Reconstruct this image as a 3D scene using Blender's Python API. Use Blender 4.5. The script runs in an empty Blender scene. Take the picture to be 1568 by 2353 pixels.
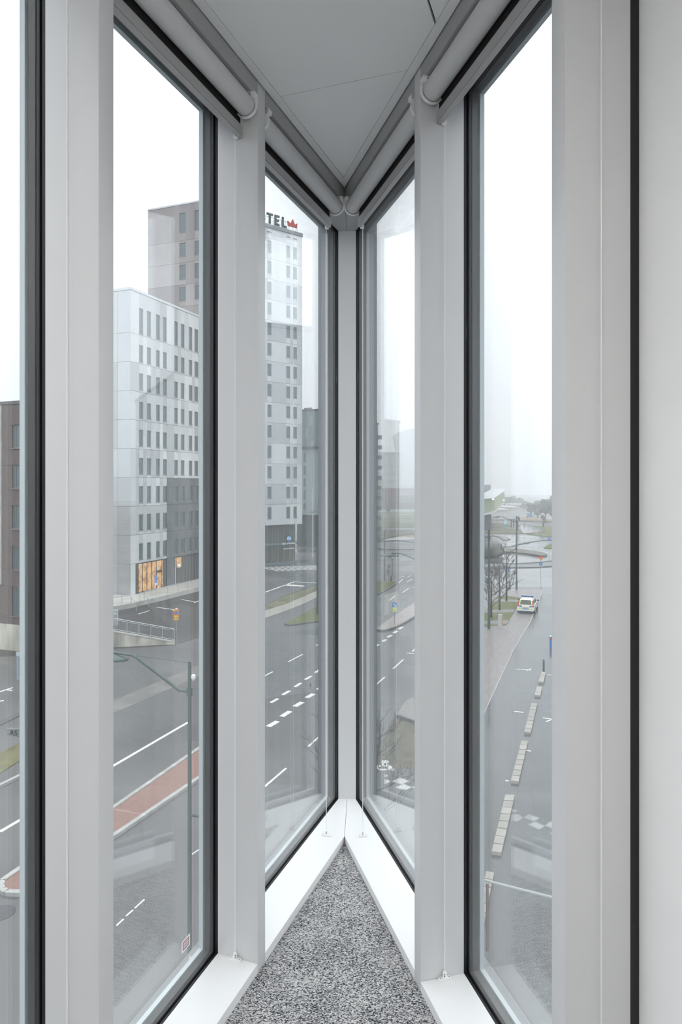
import bpy, bmesh, math, random
from mathutils import Vector, Matrix
random.seed(7)
S = bpy.context.scene
C = S.collection

# ------------------------------------------------------------------ camera, sky, exposure
EYE = 1.5                      # eye height above the carpet
HG = 14.0                      # eye height above the street
ZG = EYE - HG                  # street level
cam = bpy.data.cameras.new('camera')
camo = bpy.data.objects.new('camera', cam)
C.objects.link(camo)
camo.location = (0, 0, EYE)
camo.rotation_euler = (math.pi / 2, 0, 0)
cam.sensor_fit = 'HORIZONTAL'
cam.sensor_width = 36
cam.lens = 36
cam.shift_y = -63.5 / 1568
cam.clip_start = 0.05
cam.clip_end = 4000
S.camera = camo

world = bpy.data.worlds.new('overcast_sky')
S.world = world
world.use_nodes = True
wn, wl = world.node_tree.nodes, world.node_tree.links
wn.clear()
wtc = wn.new('ShaderNodeTexCoord')
wsep = wn.new('ShaderNodeSeparateXYZ')
wramp = wn.new('ShaderNodeValToRGB')
wbg = wn.new('ShaderNodeBackground')
wout = wn.new('ShaderNodeOutputWorld')
wl.new(wtc.outputs['Generated'], wsep.inputs[0])
wl.new(wsep.outputs['Z'], wramp.inputs[0])
wl.new(wramp.outputs[0], wbg.inputs[0])
wl.new(wbg.outputs[0], wout.inputs[0])
e = wramp.color_ramp.elements
e[0].position = 0.0
e[0].color = (0.345, 0.37, 0.405, 1)
e[1].position = 1.0
e[1].color = (1.0, 1.0, 1.0, 1)
wbg.inputs[1].default_value = 3.15

S.view_settings.view_transform = 'Standard'
S.view_settings.look = 'None'
S.view_settings.exposure = 0.0
S.view_settings.gamma = 1.0
S.view_settings.use_curve_mapping = False
S.cycles.max_bounces = 14
S.cycles.diffuse_bounces = 6
S.cycles.glossy_bounces = 6
S.cycles.transparent_max_bounces = 32
S.cycles.volume_bounces = 1
S.cycles.sample_clamp_indirect = 8


# ------------------------------------------------------------------ measuring helpers
def gp(px, py, lift=0.0):
    """street point under a sight line"""
    h = HG - lift
    Y = h * 1568.0 / (py - 1113.0)
    return Vector(((px - 784) / 1568.0 * Y, Y, ZG + lift))


def gxy(px, py):
    p = gp(px, py)
    return (p.x, p.y)


def zat(py, Y):
    return EYE + (1113 - py) * Y / 1568.0


def xat(px, Y):
    return (px - 784) / 1568.0 * Y


# ------------------------------------------------------------------ materials
MATS = {}


def mat(name, col, rough=0.6, metal=0.0, var=0.0, vscale=8.0, bump=0.0, bscale=60.0, spec=0.5, emit=None, estr=0.0,
        stretch=None):
    if name in MATS:
        return MATS[name]
    m = bpy.data.materials.new(name)
    m.use_nodes = True
    nt = m.node_tree
    b = nt.nodes['Principled BSDF']
    b.inputs['Roughness'].default_value = rough
    b.inputs['Metallic'].default_value = metal
    b.inputs['Specular IOR Level'].default_value = spec
    c4 = (col[0], col[1], col[2], 1)
    b.inputs['Base Color'].default_value = c4
    if var or bump:
        tc = nt.nodes.new('ShaderNodeTexCoord')
        src = tc.outputs['Object']
        if stretch:
            mp = nt.nodes.new('ShaderNodeMapping')
            mp.inputs['Scale'].default_value = stretch
            nt.links.new(src, mp.inputs[0])
            src = mp.outputs[0]
    if var:
        n = nt.nodes.new('ShaderNodeTexNoise')
        n.inputs['Scale'].default_value = vscale
        n.inputs['Detail'].default_value = 5
        nt.links.new(src, n.inputs['Vector'])
        r = nt.nodes.new('ShaderNodeValToRGB')
        r.color_ramp.elements[0].position = 0.3
        r.color_ramp.elements[1].position = 0.7
        r.color_ramp.elements[0].color = tuple(max(0, c * (1 - var)) for c in col) + (1,)
        r.color_ramp.elements[1].color = tuple(min(1, c * (1 + var)) for c in col) + (1,)
        nt.links.new(n.outputs['Fac'], r.inputs[0])
        nt.links.new(r.outputs[0], b.inputs['Base Color'])
    if bump:
        n2 = nt.nodes.new('ShaderNodeTexNoise')
        n2.inputs['Scale'].default_value = bscale
        n2.inputs['Detail'].default_value = 3
        nt.links.new(src, n2.inputs['Vector'])
        bp = nt.nodes.new('ShaderNodeBump')
        bp.inputs['Strength'].default_value = bump
        bp.inputs['Distance'].default_value = 0.01
        nt.links.new(n2.outputs['Fac'], bp.inputs['Height'])
        nt.links.new(bp.outputs[0], b.inputs['Normal'])
    if emit:
        b.inputs['Emission Color'].default_value = (emit[0], emit[1], emit[2], 1)
        b.inputs['Emission Strength'].default_value = estr
    MATS[name] = m
    return m


def glass_mat(name, tint, f0=0.04):
    """thin window glass: clear transmission plus angle-dependent mirror"""
    m = bpy.data.materials.new(name)
    m.use_nodes = True
    nt = m.node_tree
    nt.nodes.clear()
    lw = nt.nodes.new('ShaderNodeLayerWeight')
    lw.inputs['Blend'].default_value = 0.5
    pw = nt.nodes.new('ShaderNodeMath')
    pw.operation = 'POWER'
    pw.inputs[1].default_value = 5.0
    ml = nt.nodes.new('ShaderNodeMath')
    ml.operation = 'MULTIPLY_ADD'
    ml.inputs[1].default_value = 1 - f0
    ml.inputs[2].default_value = f0
    tr = nt.nodes.new('ShaderNodeBsdfTransparent')
    tr.inputs[0].default_value = (tint[0], tint[1], tint[2], 1)
    gl = nt.nodes.new('ShaderNodeBsdfGlossy')
    gl.inputs['Roughness'].default_value = 0.0
    gl.inputs['Color'].default_value = (1, 1, 1, 1)
    mx = nt.nodes.new('ShaderNodeMixShader')
    out = nt.nodes.new('ShaderNodeOutputMaterial')
    nt.links.new(lw.outputs['Facing'], pw.inputs[0])
    nt.links.new(pw.outputs[0], ml.inputs[0])
    nt.links.new(ml.outputs[0], mx.inputs[0])
    nt.links.new(tr.outputs[0], mx.inputs[1])
    nt.links.new(gl.outputs[0], mx.inputs[2])
    nt.links.new(mx.outputs[0], out.inputs[0])
    return m


def ramp_mat(name, build, rough=0.8):
    m = bpy.data.materials.new(name)
    m.use_nodes = True
    b = m.node_tree.nodes['Principled BSDF']
    b.inputs['Roughness'].default_value = rough
    build(m.node_tree, b)
    return m


# ------------------------------------------------------------------ mesh builder
class MB:
    def __init__(s):
        s.v = []
        s.f = []

    def add(s, vs, fs):
        o = len(s.v)
        s.v += [tuple(v) for v in vs]
        s.f += [tuple(i + o for i in f) for f in fs]
        return s

    def box(s, o, ax, ay, az):
        """corner o and three edge vectors"""
        o, ax, ay, az = Vector(o), Vector(ax), Vector(ay), Vector(az)
        vs = [o, o + ax, o + ax + ay, o + ay, o + az, o + ax + az, o + ax + ay + az, o + ay + az]
        fs = [(0, 3, 2, 1), (4, 5, 6, 7), (0, 1, 5, 4), (1, 2, 6, 5), (2, 3, 7, 6), (3, 0, 4, 7)]
        if ax.cross(ay).dot(az) < 0:
            fs = [f[::-1] for f in fs]
        return s.add(vs, fs)

    def cbox(s, c, sx, sy, sz):
        return s.box((c[0] - sx / 2, c[1] - sy / 2, c[2] - sz / 2), (sx, 0, 0), (0, sy, 0), (0, 0, sz))

    def prism(s, poly, z0, z1):
        n = len(poly)
        a = sum(poly[i][0] * poly[(i + 1) % n][1] - poly[(i + 1) % n][0] * poly[i][1] for i in range(n))
        if a < 0:
            poly = list(poly)[::-1]
        vs = [(p[0], p[1], z0) for p in poly] + [(p[0], p[1], z1) for p in poly]
        fs = [tuple(range(n))[::-1], tuple(range(n, 2 * n))]
        fs += [(i, (i + 1) % n, n + (i + 1) % n, n + i) for i in range(n)]
        return s.add(vs, fs)

    def slab(s, pts, nrm):
        """planar outline extruded along nrm"""
        nrm = Vector(nrm)
        pts = [Vector(p) for p in pts]
        n = len(pts)
        nn = Vector((0, 0, 0))
        for i in range(n):
            nn += pts[i].cross(pts[(i + 1) % n])
        if nn.dot(nrm) < 0:
            pts = pts[::-1]
        vs = pts + [p + nrm for p in pts]
        fs = [tuple(range(n))[::-1], tuple(range(n, 2 * n))]
        fs += [(i, (i + 1) % n, n + (i + 1) % n, n + i) for i in range(n)]
        return s.add(vs, fs)

    def tube(s, pts, rad, n=8, cap=True):
        pts = [Vector(p) for p in pts]
        if not isinstance(rad, (list, tuple)):
            rad = [rad] * len(pts)
        rings = []
        prev = None
        for i, p in enumerate(pts):
            d = (pts[min(i + 1, len(pts) - 1)] - pts[max(i - 1, 0)]).normalized()
            if prev is None:
                a = Vector((0, 0, 1)) if abs(d.z) < 0.9 else Vector((1, 0, 0))
                u = d.cross(a).normalized()
            else:
                u = (prev - d * prev.dot(d)).normalized()
            prev = u
            w = d.cross(u)
            rings.append([p + (u * math.cos(2 * math.pi * k / n) + w * math.sin(2 * math.pi * k / n)) * rad[i] for k in range(n)])
        vs = [v for r in rings for v in r]
        fs = []
        for i in range(len(pts) - 1):
            for k in range(n):
                a, b = i * n + k, i * n + (k + 1) % n
                fs.append((a, b, b + n, a + n))
        if cap:
            fs.append(tuple(range(n))[::-1])
            fs.append(tuple(range((len(pts) - 1) * n, len(pts) * n)))
        return s.add(vs, fs)

    def lathe(s, c, prof, n=16):
        c = Vector(c)
        vs, fs = [], []
        for r, z in prof:
            for k in range(n):
                a = 2 * math.pi * k / n
                vs.append(c + Vector((r * math.cos(a), r * math.sin(a), z)))
        for i in range(len(prof) - 1):
            for k in range(n):
                a, b = i * n + k, i * n + (k + 1) % n
                fs.append((a, b, b + n, a + n))
        fs.append(tuple(range(n))[::-1])
        fs.append(tuple(range((len(prof) - 1) * n, len(prof) * n)))
        return s.add(vs, fs)

    def mesh(s, name, m, smooth=False):
        me = bpy.data.meshes.new(name)
        me.from_pydata(s.v, [], s.f)
        if m:
            me.materials.append(m)
        if smooth:
            me.polygons.foreach_set('use_smooth', [True] * len(me.polygons))
        me.update()
        return me

    def build(s, name, m, parent=None, smooth=False, **kw):
        o = bpy.data.objects.new(name, s.mesh(name, m, smooth))
        C.objects.link(o)
        if parent:
            o.parent = parent
            o.matrix_parent_inverse = Matrix.Translation(-world_loc(parent))
        for k, v in kw.items():
            o[k] = v
        return o


def world_loc(o):
    v = Vector(o.location)
    # parents in this script are only ever translated
    p = o.parent
    if p is not None and o.type == 'EMPTY':
        v = v + world_loc(p)
    return v if o.type == 'EMPTY' else Vector((0, 0, 0))


def empty(name, loc, label=None, category=None, group=None, kind=None):
    o = bpy.data.objects.new(name, None)
    C.objects.link(o)
    o.location = loc
    o.empty_display_size = 0.1
    if label:
        o['label'] = label
    if category:
        o['category'] = category
    if group:
        o['group'] = group
    if kind:
        o['kind'] = kind
    return o


def smooth_by_angle(o, ang=0.6):
    o.data.polygons.foreach_set('use_smooth', [True] * len(o.data.polygons))
    if hasattr(o.data, 'set_sharp_from_angle'):
        o.data.set_sharp_from_angle(angle=ang)


def bevel(o, w, seg=2):
    bm = bmesh.new()
    bm.from_mesh(o.data)
    bmesh.ops.bevel(bm, geom=[ed for ed in bm.edges], offset=w, segments=seg, profile=0.6, affect='EDGES')
    bm.to_mesh(o.data)
    bm.free()
    o.data.polygons.foreach_set('use_smooth', [True] * len(o.data.polygons))
    o.data.set_sharp_from_angle(angle=0.7)


def text_mb(txt, size, u, n, o, depth=0.02, align='CENTER'):
    """letters as solid mesh, reading along u, standing along z, facing n, centred at o"""
    cu = bpy.data.curves.new('lettering', 'FONT')
    cu.body = txt
    cu.size = size
    cu.extrude = depth / 2
    cu.align_x = align
    cu.align_y = 'CENTER'
    cu.resolution_u = 3
    to = bpy.data.objects.new('lettering_source', cu)
    C.objects.link(to)
    dg = bpy.context.evaluated_depsgraph_get()
    me = to.evaluated_get(dg).to_mesh()
    u, n, o = Vector(u).normalized(), Vector(n).normalized(), Vector(o)
    up = n.cross(u)
    mb = MB()
    mb.add([o + u * v.co.x + up * v.co.y + n * v.co.z for v in me.vertices], [tuple(p.vertices) for p in me.polygons])
    bpy.data.objects.remove(to)
    bpy.data.curves.remove(cu)
    return mb


# ------------------------------------------------------------------ palette
WHITE = mat('white_lacquer', (0.655, 0.655, 0.66), 0.38, var=0.012, vscale=3)
SILLW = mat('white_sill_lacquer', (0.80, 0.80, 0.80), 0.3, var=0.008, vscale=3)
BLACK = mat('black_gasket', (0.008, 0.007, 0.009), 0.55)
BEAD = mat('anthracite_bead', (0.022, 0.024, 0.028), 0.36)
HEADSHADE = mat('head_board_shaded', (0.38, 0.38, 0.38), 0.45)  # shade below the ceiling is put into this darker grey
SPACER = mat('pale_spacer', (0.62, 0.68, 0.70), 0.45)
CAPM = mat('outer_cap_metal', (0.30, 0.31, 0.32), 0.5, metal=0.6)
BLINDW = mat('blind_fabric_pale', (0.62, 0.62, 0.62), 0.8, bump=0.15, bscale=900)
BLINDD = mat('blind_fabric_dark', (0.014, 0.011, 0.012), 0.9, bump=0.2, bscale=700)
PLASTIC = mat('white_plastic', (0.86, 0.86, 0.86), 0.3)
ALU = mat('blind_rail_alu', (0.46, 0.455, 0.455), 0.4, metal=0.2)
DARKGAP = mat('shadow_gap', (0.02, 0.02, 0.02), 0.9)
GLASS = glass_mat('window_glass', (0.962, 0.973, 0.976), 0.055)


def carpet_nodes(nt, b):
    tc = nt.nodes.new('ShaderNodeTexCoord')
    mp = nt.nodes.new('ShaderNodeMapping')
    mp.inputs['Scale'].default_value = (260, 470, 1)
    mp.inputs['Rotation'].default_value = (0, 0, 0.12)
    nt.links.new(tc.outputs['Object'], mp.inputs[0])
    vo = nt.nodes.new('ShaderNodeTexVoronoi')
    vo.inputs['Scale'].default_value = 1.0
    nt.links.new(mp.outputs[0], vo.inputs['Vector'])
    sp = nt.nodes.new('ShaderNodeSeparateColor')
    nt.links.new(vo.outputs['Color'], sp.inputs[0])
    n = nt.nodes.new('ShaderNodeTexNoise')
    n.inputs['Scale'].default_value = 9.0
    n.inputs['Detail'].default_value = 4
    nt.links.new(tc.outputs['Object'], n.inputs['Vector'])
    ad = nt.nodes.new('ShaderNodeMath')
    ad.operation = 'MULTIPLY_ADD'
    ad.inputs[1].default_value = 0.34
    nt.links.new(n.outputs['Fac'], ad.inputs[0])
    sb = nt.nodes.new('ShaderNodeMath')
    sb.operation = 'SUBTRACT'
    sb.inputs[1].default_value = 0.17
    nt.links.new(sp.outputs[0], ad.inputs[2])
    nt.links.new(ad.outputs[0], sb.inputs[0])
    r = nt.nodes.new('ShaderNodeValToRGB')
    r.color_ramp.interpolation = 'LINEAR'
    el = r.color_ramp.elements
    el[0].position, el[0].color = 0.05, (0.022, 0.026, 0.036, 1)
    el[1].position, el[1].color = 0.95, (0.74, 0.72, 0.70, 1)
    for p, c in ((0.25, (0.075, 0.083, 0.10, 1)), (0.42, (0.31, 0.31, 0.32, 1)), (0.68, (0.52, 0.51, 0.505, 1))):
        q = el.new(p)
        q.color = c
    nt.links.new(sb.outputs[0], r.inputs[0])
    nt.links.new(r.outputs[0], b.inputs['Base Color'])
    bp = nt.nodes.new('ShaderNodeBump')
    bp.inputs['Strength'].default_value = 0.7
    bp.inputs['Distance'].default_value = 0.004
    bp.invert = True
    nt.links.new(vo.outputs['Distance'], bp.inputs['Height'])
    nt.links.new(bp.outputs[0], b.inputs['Normal'])
    b.inputs['Specular IOR Level'].default_value = 0.1


CARPET = ramp_mat('loop_carpet', carpet_nodes, 0.95)

# ------------------------------------------------------------------ the glazed corner
P0 = Vector((0.0145, 2.851, 0))


class Wall:
    def __init__(s, d, nout):
        s.d = Vector((d[0], d[1], 0)).normalized()
        s.n = Vector((nout[0], nout[1], 0)).normalized()

    def p(s, a, w, z=0):
        """a: distance from the corner back into the room, w: outwards from the room face"""
        return P0 - s.d * a + s.n * w + Vector((0, 0, z))

    def box(s, mb, a0, a1, w0, w1, z0, z1):
        return mb.box(s.p(a0, w0, z0), -s.d * (a1 - a0), s.n * (w1 - w0), (0, 0, z1 - z0))


LW = Wall((0.356, 1), (-1, 0.356))
RW = Wall((-0.2647, 1), (1, 0.2647))
ZH = 2.684       # head of the openings
ZS = 0.030       # top of the sills
ZF = 2.735       # underside of the ceiling trim
DEP = 0.139      # depth of sill and mullions
A0 = -0.312      # corner ends of the first lights

LM = [(0.753, 0.805), (1.486, 1.533), (2.214, 2.261), (2.942, 2.989), (3.670, 3.717), (4.398, 4.445)]
RM = [(0.813, 0.863), (1.562, 1.608)]


def xy(v):
    return (v.x, v.y)


# floor, ceiling and shell
LEN = 5.2
room = [xy(P0), xy(LW.p(LEN, 0)), xy(RW.p(LEN, 0))]
post_l, post_r = LW.p(A0, DEP), RW.p(A0, DEP)
slabpoly = [xy(LW.p(LEN, 0.26)), xy(RW.p(LEN, 0.26)), xy(RW.p(A0, 0.26)), xy(RW.p(A0 - 0.05, 0.1)), xy(LW.p(A0 - 0.05, 0.1)), xy(LW.p(A0, 0.26))]
fl = MB().prism(room, -0.012, 0.0).build('floor', CARPET, kind='structure')
fl['label'] = 'speckled grey loop carpet between the white sills'
sl = MB().prism(slabpoly, -0.3, -0.0125).build('trim_1', CAPM, kind='structure')
rf = MB().prism(slabpoly, 2.80, 3.1).build('trim_2', CAPM, kind='structure')

ceil = MB().prism([xy(P0 - Vector((0, 0.03, 0))), xy(LW.p(LEN, -0.004)), xy(RW.p(LEN, -0.004))], 2.752, 2.80).build('ceiling', DARKGAP, kind='structure')


def clip(poly, nx, ny, c):
    """keep nx*x+ny*y<=c"""
    out = []
    for i in range(len(poly)):
        a, b = poly[i], poly[(i + 1) % len(poly)]
        da, db = nx * a[0] + ny * a[1] - c, nx * b[0] + ny * b[1] - c
        if da <= 0:
            out.append(a)
        if da * db < 0:
            t = da / (da - db)
            out.append((a[0] + t * (b[0] - a[0]), a[1] + t * (b[1] - a[1])))
    return out


CEILM = mat('ceiling_board', (0.79, 0.79, 0.785), 0.7, var=0.01, vscale=2)
TRIMM = mat('ceiling_trim', (0.78, 0.79, 0.79), 0.5)
inner = 0.0305
ca = [xy(LW.p(0, -inner)), xy(LW.p(LEN, -inner)), xy(RW.p(LEN, -inner)), xy(RW.p(0, -inner))]


def clip_room(poly):
    for W in (LW, RW):
        q = W.p(0, -inner)
        poly = clip(poly, W.n.x, W.n.y, W.n.x * q.x + W.n.y * q.y)
        if len(poly) < 3:
            return []
    return clip(poly, 0, -1, 2.0)


alist = [-1.2, 0.704, 1.904, 3.104, 4.304, 5.5]
wlist = [0.2, -0.567, -1.167, -1.767, -2.367, -2.967, -3.567]
g = 0.0011
for i in range(len(alist) - 1):
    for j in range(len(wlist) - 1):
        gw = 0.003 if j == 0 else g
        quad = [xy(LW.p(alist[i] + g, wlist[j] - (0.003 if j == 1 else g))), xy(LW.p(alist[i + 1] - g, wlist[j] - (0.003 if j == 1 else g))),
                xy(LW.p(alist[i + 1] - g, wlist[j + 1] + gw)), xy(LW.p(alist[i] + g, wlist[j + 1] + gw))]
        poly = clip_room(quad)
        if len(poly) >= 3:
            MB().prism(poly, 2.7375, 2.7515).build('ceiling_panel', CEILM, ceil)
for k, W in enumerate((LW, RW)):
    O = RW if W is LW else LW
    # strip mitred at the corner
    half = [xy(W.p(LEN, -0.003)), xy(W.p(LEN, -inner + 0.0012))]
    d1, d2 = 0.003, inner - 0.0012

    def meet(dd):
        a, b = LW.p(0, -dd), RW.p(0, -dd)
        # intersection of the two offset lines
        det = LW.d.x * (-RW.d.y) + LW.d.y * RW.d.x
        rx, ry = b.x - a.x, b.y - a.y
        t = (rx * (-RW.d.y) + ry * RW.d.x) / det
        return (a.x + LW.d.x * t, a.y + LW.d.y * t)
    m1, m2 = meet(d1), meet(d2)
    MB().prism([half[0], half[1], m2, m1], ZF, 2.7505).build('ceiling_trim', TRIMM, ceil)


def ring(mb, W, a0, a1, z0, z1, w0, w1, t, off=0.0):
    """four-sided frame, opening a0..a1 x z0..z1 shrunk by off"""
    a0 += off
    a1 -= off
    z0 += off
    z1 -= off
    W.box(mb, a0 - t, a0, w0, w1, z0 - t, z1 + t)
    W.box(mb, a1, a1 + t, w0, w1, z0 - t, z1 + t)
    W.box(mb, a0, a1, w0, w1, z0 - t, z0)
    W.box(mb, a0, a1, w0, w1, z1, z1 + t)


def make_window(n, W, a0, a1, corner, label):
    root = empty('window_%d' % n, W.p((max(a0, 0) + a1) / 2, 0, 0), kind='structure')
    root['label'] = label
    t = 0.0225
    mb = MB()
    ring(mb, W, a0, a1, ZS, ZH, DEP + 0.0003, 0.1478, t, -0.0010)
    mb.build('gasket', BLACK, root)
    mb = MB()
    ring(mb, W, a0, a1, ZS, ZH, 0.1545, 0.1622, t, -0.0008)
    mb.build('inner_seal', BLACK, root)
    mb = MB()
    ring(mb, W, a0, a1, ZS, ZH, 0.1628, 0.165, t - .003, -0.003)
    ring(mb, W, a0, a1, ZS, ZH, 0.165, 0.1838, t, 0.0005)
    mb.build('spacer', BEAD, root)
    mb = MB()
    ring(mb, W, a0, a1, ZS, ZH, 0.1905, 0.2045, t, 0.004)
    mb.build('outer_frame', SPACER, root)
    for w in (0.1485, 0.1845):
        mb = MB()
        W.box(mb, a0 - 0.012, a1 + 0.012, w, w + 0.0055, ZS - 0.012, ZH + 0.012)
        mb.build('pane', GLASS, root)
    # sill and head boards
    for nm, z0, z1, m in (('sill_board', 0.0005, ZS, SILLW), ('head_board', ZH, 2.7515, HEADSHADE)):
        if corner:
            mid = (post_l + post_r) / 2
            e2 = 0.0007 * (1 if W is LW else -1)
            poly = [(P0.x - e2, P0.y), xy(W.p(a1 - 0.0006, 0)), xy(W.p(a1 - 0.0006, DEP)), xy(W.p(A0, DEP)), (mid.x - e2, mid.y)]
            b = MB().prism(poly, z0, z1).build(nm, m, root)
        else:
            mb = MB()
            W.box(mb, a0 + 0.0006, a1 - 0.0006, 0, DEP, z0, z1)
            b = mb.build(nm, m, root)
    return root


wins = []
n = 1
wins.append(make_window(1, LW, A0, LM[0][0], True, 'narrow window just left of the corner post'))
wins.append(make_window(2, RW, A0, RM[0][0], True, 'narrow window just right of the corner post'))
wins.append(make_window(3, LW, LM[0][1], LM[1][0], False, 'window with the white hotel and street lamp outside'))
wins.append(make_window(4, RW, RM[0][1], RM[1][0], False, 'window with the police car outside'))
wins.append(make_window(5, LW, LM[1][1], LM[2][0], False, 'window with the brown brick building outside'))
for k in range(2, 5):
    wins.append(make_window(4 + k, LW, LM[k][1], LM[k + 1][0], False, 'next window along the glazed wall behind the viewer'))

# mullions
k = 3
for W, lst in ((LW, LM), (RW, RM)):
    for a0, a1 in lst:
        mb = MB()
        W.box(mb, a0, a1, 0, DEP + (0.006 if W is RW and a0 > 1.5 else 0), 0.0005, 2.7515)
        o = mb.build('trim_%d' % k, WHITE, kind='structure')
        bevel(o, 0.0012, 2)
        if W is RW and a0 > 1.5:
            mb = MB()
            W.box(mb, a1 - 0.02, a1, DEP + 0.0065, 0.1638, 0.0005, 2.7515)
            mb.build('gasket', BLACK, o)
            mb = MB()
            W.box(mb, a0 + 0.036, a1 - 0.0005, 0.1642, 0.26, 0, 2.7515)
            mb.build('outer_cap', CAPM, o)
        k += 1
# corner post
mid = (post_l + post_r) / 2
dy = Vector((0, 0.05, 0))
cp = MB().prism([xy(post_l), xy(post_r), xy(RW.p(A0 - 0.02, 0.16)), xy(LW.p(A0 - 0.02, 0.16))], 0.0005, 2.7515).build('trim_%d' % k, WHITE, kind='structure')
MB().prism([xy(RW.p(A0 - 0.023, 0.162)), xy(RW.p(A0 - 0.023, 0.25)), xy(LW.p(A0 - 0.023, 0.25)), xy(LW.p(A0 - 0.023, 0.162))], 0.0005, 2.7515).build('outer_cap', CAPM, cp)
mb = MB()
mb.tube([(0.047, post_l.y - 0.0005, 2.640), (0.047, post_l.y + 0.003, 2.640)], 0.003, 8)
mb.build('screw', ALU, cp)

# plaster wall on the right, and the rear of the room
PLASTER = mat('white_plaster', (0.90, 0.90, 0.90), 0.7, var=0.03, vscale=2.2, bump=0.2, bscale=14)
mb = MB()
RW.box(mb, 1.6085, LEN, 0.1645, 0.30, -0.01, 2.76)
wr = mb.build('wall_right', PLASTER, kind='structure')
mb = MB()
LW.box(mb, LM[-1][1], LEN, 0.0, 0.25, 0, 2.76)
mb.build('wall_left', PLASTER, kind='structure')
yb = LW.p(LEN, 0).y
mb = MB().box((-2.6, -2.1, -0.01), (4.8, 0, 0), (0, 0.1, 0), (0, 0, 2.77))
mb.build('wall_back', PLASTER, kind='structure')


# ------------------------------------------------------------------ roller blinds
def make_blind(W, a0, a1, cord0, cord1, label, rail=None):
    r0, r1 = rail or (a0 + 0.004, a1 - 0.004)
    wc, zc, R = 0.027, 2.652, 0.0298
    root = empty('roller_blind', W.p((a0 + a1) / 2, wc, zc), label, 'blind', 'roller blinds under the ceiling')
    mb = MB()
    mb.tube([W.p(a0 + 0.008, wc, zc), W.p(a1 - 0.008, wc, zc)], R, 40)
    o = mb.build('tube', BLINDW, root)
    smooth_by_angle(o)
    mb = MB()
    W.box(mb, r0 + 0.003, r1 - 0.003, wc + R - 0.001, wc + R + 0.0005, 2.596, zc)
    mb.build('fabric', BLINDD, root)
    # bottom rail: flat bar with a small foot
    mb = MB()
    W.box(mb, r0, r1, 0.0505, 0.062, 2.5765, 2.606)
    W.box(mb, r0, r1, 0.0505, 0.068, 2.5715, 2.5750)
    W.box(mb, r0, r1, 0.054, 0.062, 2.5750, 2.5765)
    mb.build('bottom_rail', ALU, root)
    for a, sg in ((a0, 1), (a1, -1)):
        # shaped end plate, rim and foot
        mb = MB()
        pts = []
        RR = 0.036
        for q in range(0, 25):
            th = math.pi + math.pi * q / 24
            pts.append(W.p(a, wc + RR * math.cos(th), zc + RR * math.sin(th)))
        pts += [W.p(a, wc + RR * 0.86, ZH - 0.001), W.p(a, wc - RR * 0.96, ZH - 0.001)]
        mb.slab(pts, -W.d * sg * 0.003)
        plate = mb.build('bracket', PLASTIC, root)
        mb = MB()
        arc = []
        for q in range(0, 21):
            th = math.pi * 0.98 + math.pi * 0.93 * q / 20
            arc.append((wc + RR * math.cos(th), zc + RR * math.sin(th), math.cos(th), math.sin(th)))
        vs, fs = [], []
        for (w, z, cw, cz) in arc:
            for aa, rr in ((0.0, 0.0), (0.0, -0.0022), (0.010, -0.0022), (0.010, 0.0)):
                vs.append(W.p(a + sg * aa, w + cw * rr, z + cz * rr))
        for q in range(len(arc) - 1):
            for c in range(4):
                i0, i1 = q * 4 + c, q * 4 + (c + 1) % 4
                fs.append((i0, i1, i1 + 4, i0 + 4))
        fs += [(0, 1, 2, 3), (len(vs) - 1, len(vs) - 2, len(vs) - 3, len(vs) - 4)]
        mb.add(vs, fs)
        W.box(mb, min(a, a + sg * 0.022), max(a, a + sg * 0.022), wc - RR, wc - RR + 0.014, ZH - 0.016, ZH - 0.0006)
        W.box(mb, min(a, a + sg * 0.026), max(a, a + sg * 0.026), wc - RR, wc + 0.022, ZH - 0.003, ZH - 0.0004)
        mb.build('bracket_rim', PLASTIC, plate)
    for a in (cord0, cord1):
        if a is None:
            continue
        wq = 0.0735
        mb = MB()
        mb.tube([W.p(a, wq, ZS + 0.02), W.p(a, wq, ZH - 0.001)], 0.0015, 6)
        mb.build('guide_cord', PLASTIC, root)
        mb = MB()
        W.box(mb, a - 0.005, a + 0.005, 0.064, 0.078, 2.568, 2.592)
        mb.build('cord_guide', PLASTIC, root)
        # foot with an oval base, a barrel and two screws
        mb = MB()
        base = []
        for q in range(20):
            th = 2 * math.pi * q / 20
            c, s = math.cos(th), math.sin(th)
            base.append(xy(W.p(a + s * 0.0068, wq + c * 0.0075 + (0.0135 if c > 0 else -0.0135), 0)))
        mb.prism(base, ZS + 0.0004, ZS + 0.005)
        pc = W.p(a, wq, ZS + 0.005)
        mb.lathe(pc, [(0.0066, 0), (0.0066, 0.013), (0.0055, 0.0165), (0.0025, 0.0175)], 16)
        ft = mb.build('cord_anchor', PLASTIC, root)
        smooth_by_angle(ft)
        mb = MB()
        for z in (0.0125, 0.0175):
            q = W.p(a, wq, ZS + z)
            dirc = (Vector((0, 0, 0)) - Vector((q.x, q.y, 0))).normalized()
            mb.tube([q + dirc * 0.0058, q + dirc * 0.0072], 0.0016, 8)
        for dw in (-0.0145, 0.0145):
            q = W.p(a, wq + dw, ZS + 0.005)
            mb.tube([q - Vector((0, 0, 0.001)), q + Vector((0, 0, 0.0006))], 0.0016, 8)
        mb.build('screw', mat('dark_screw', (0.05, 0.05, 0.05), 0.4, metal=0.6), ft)
    return root


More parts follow.
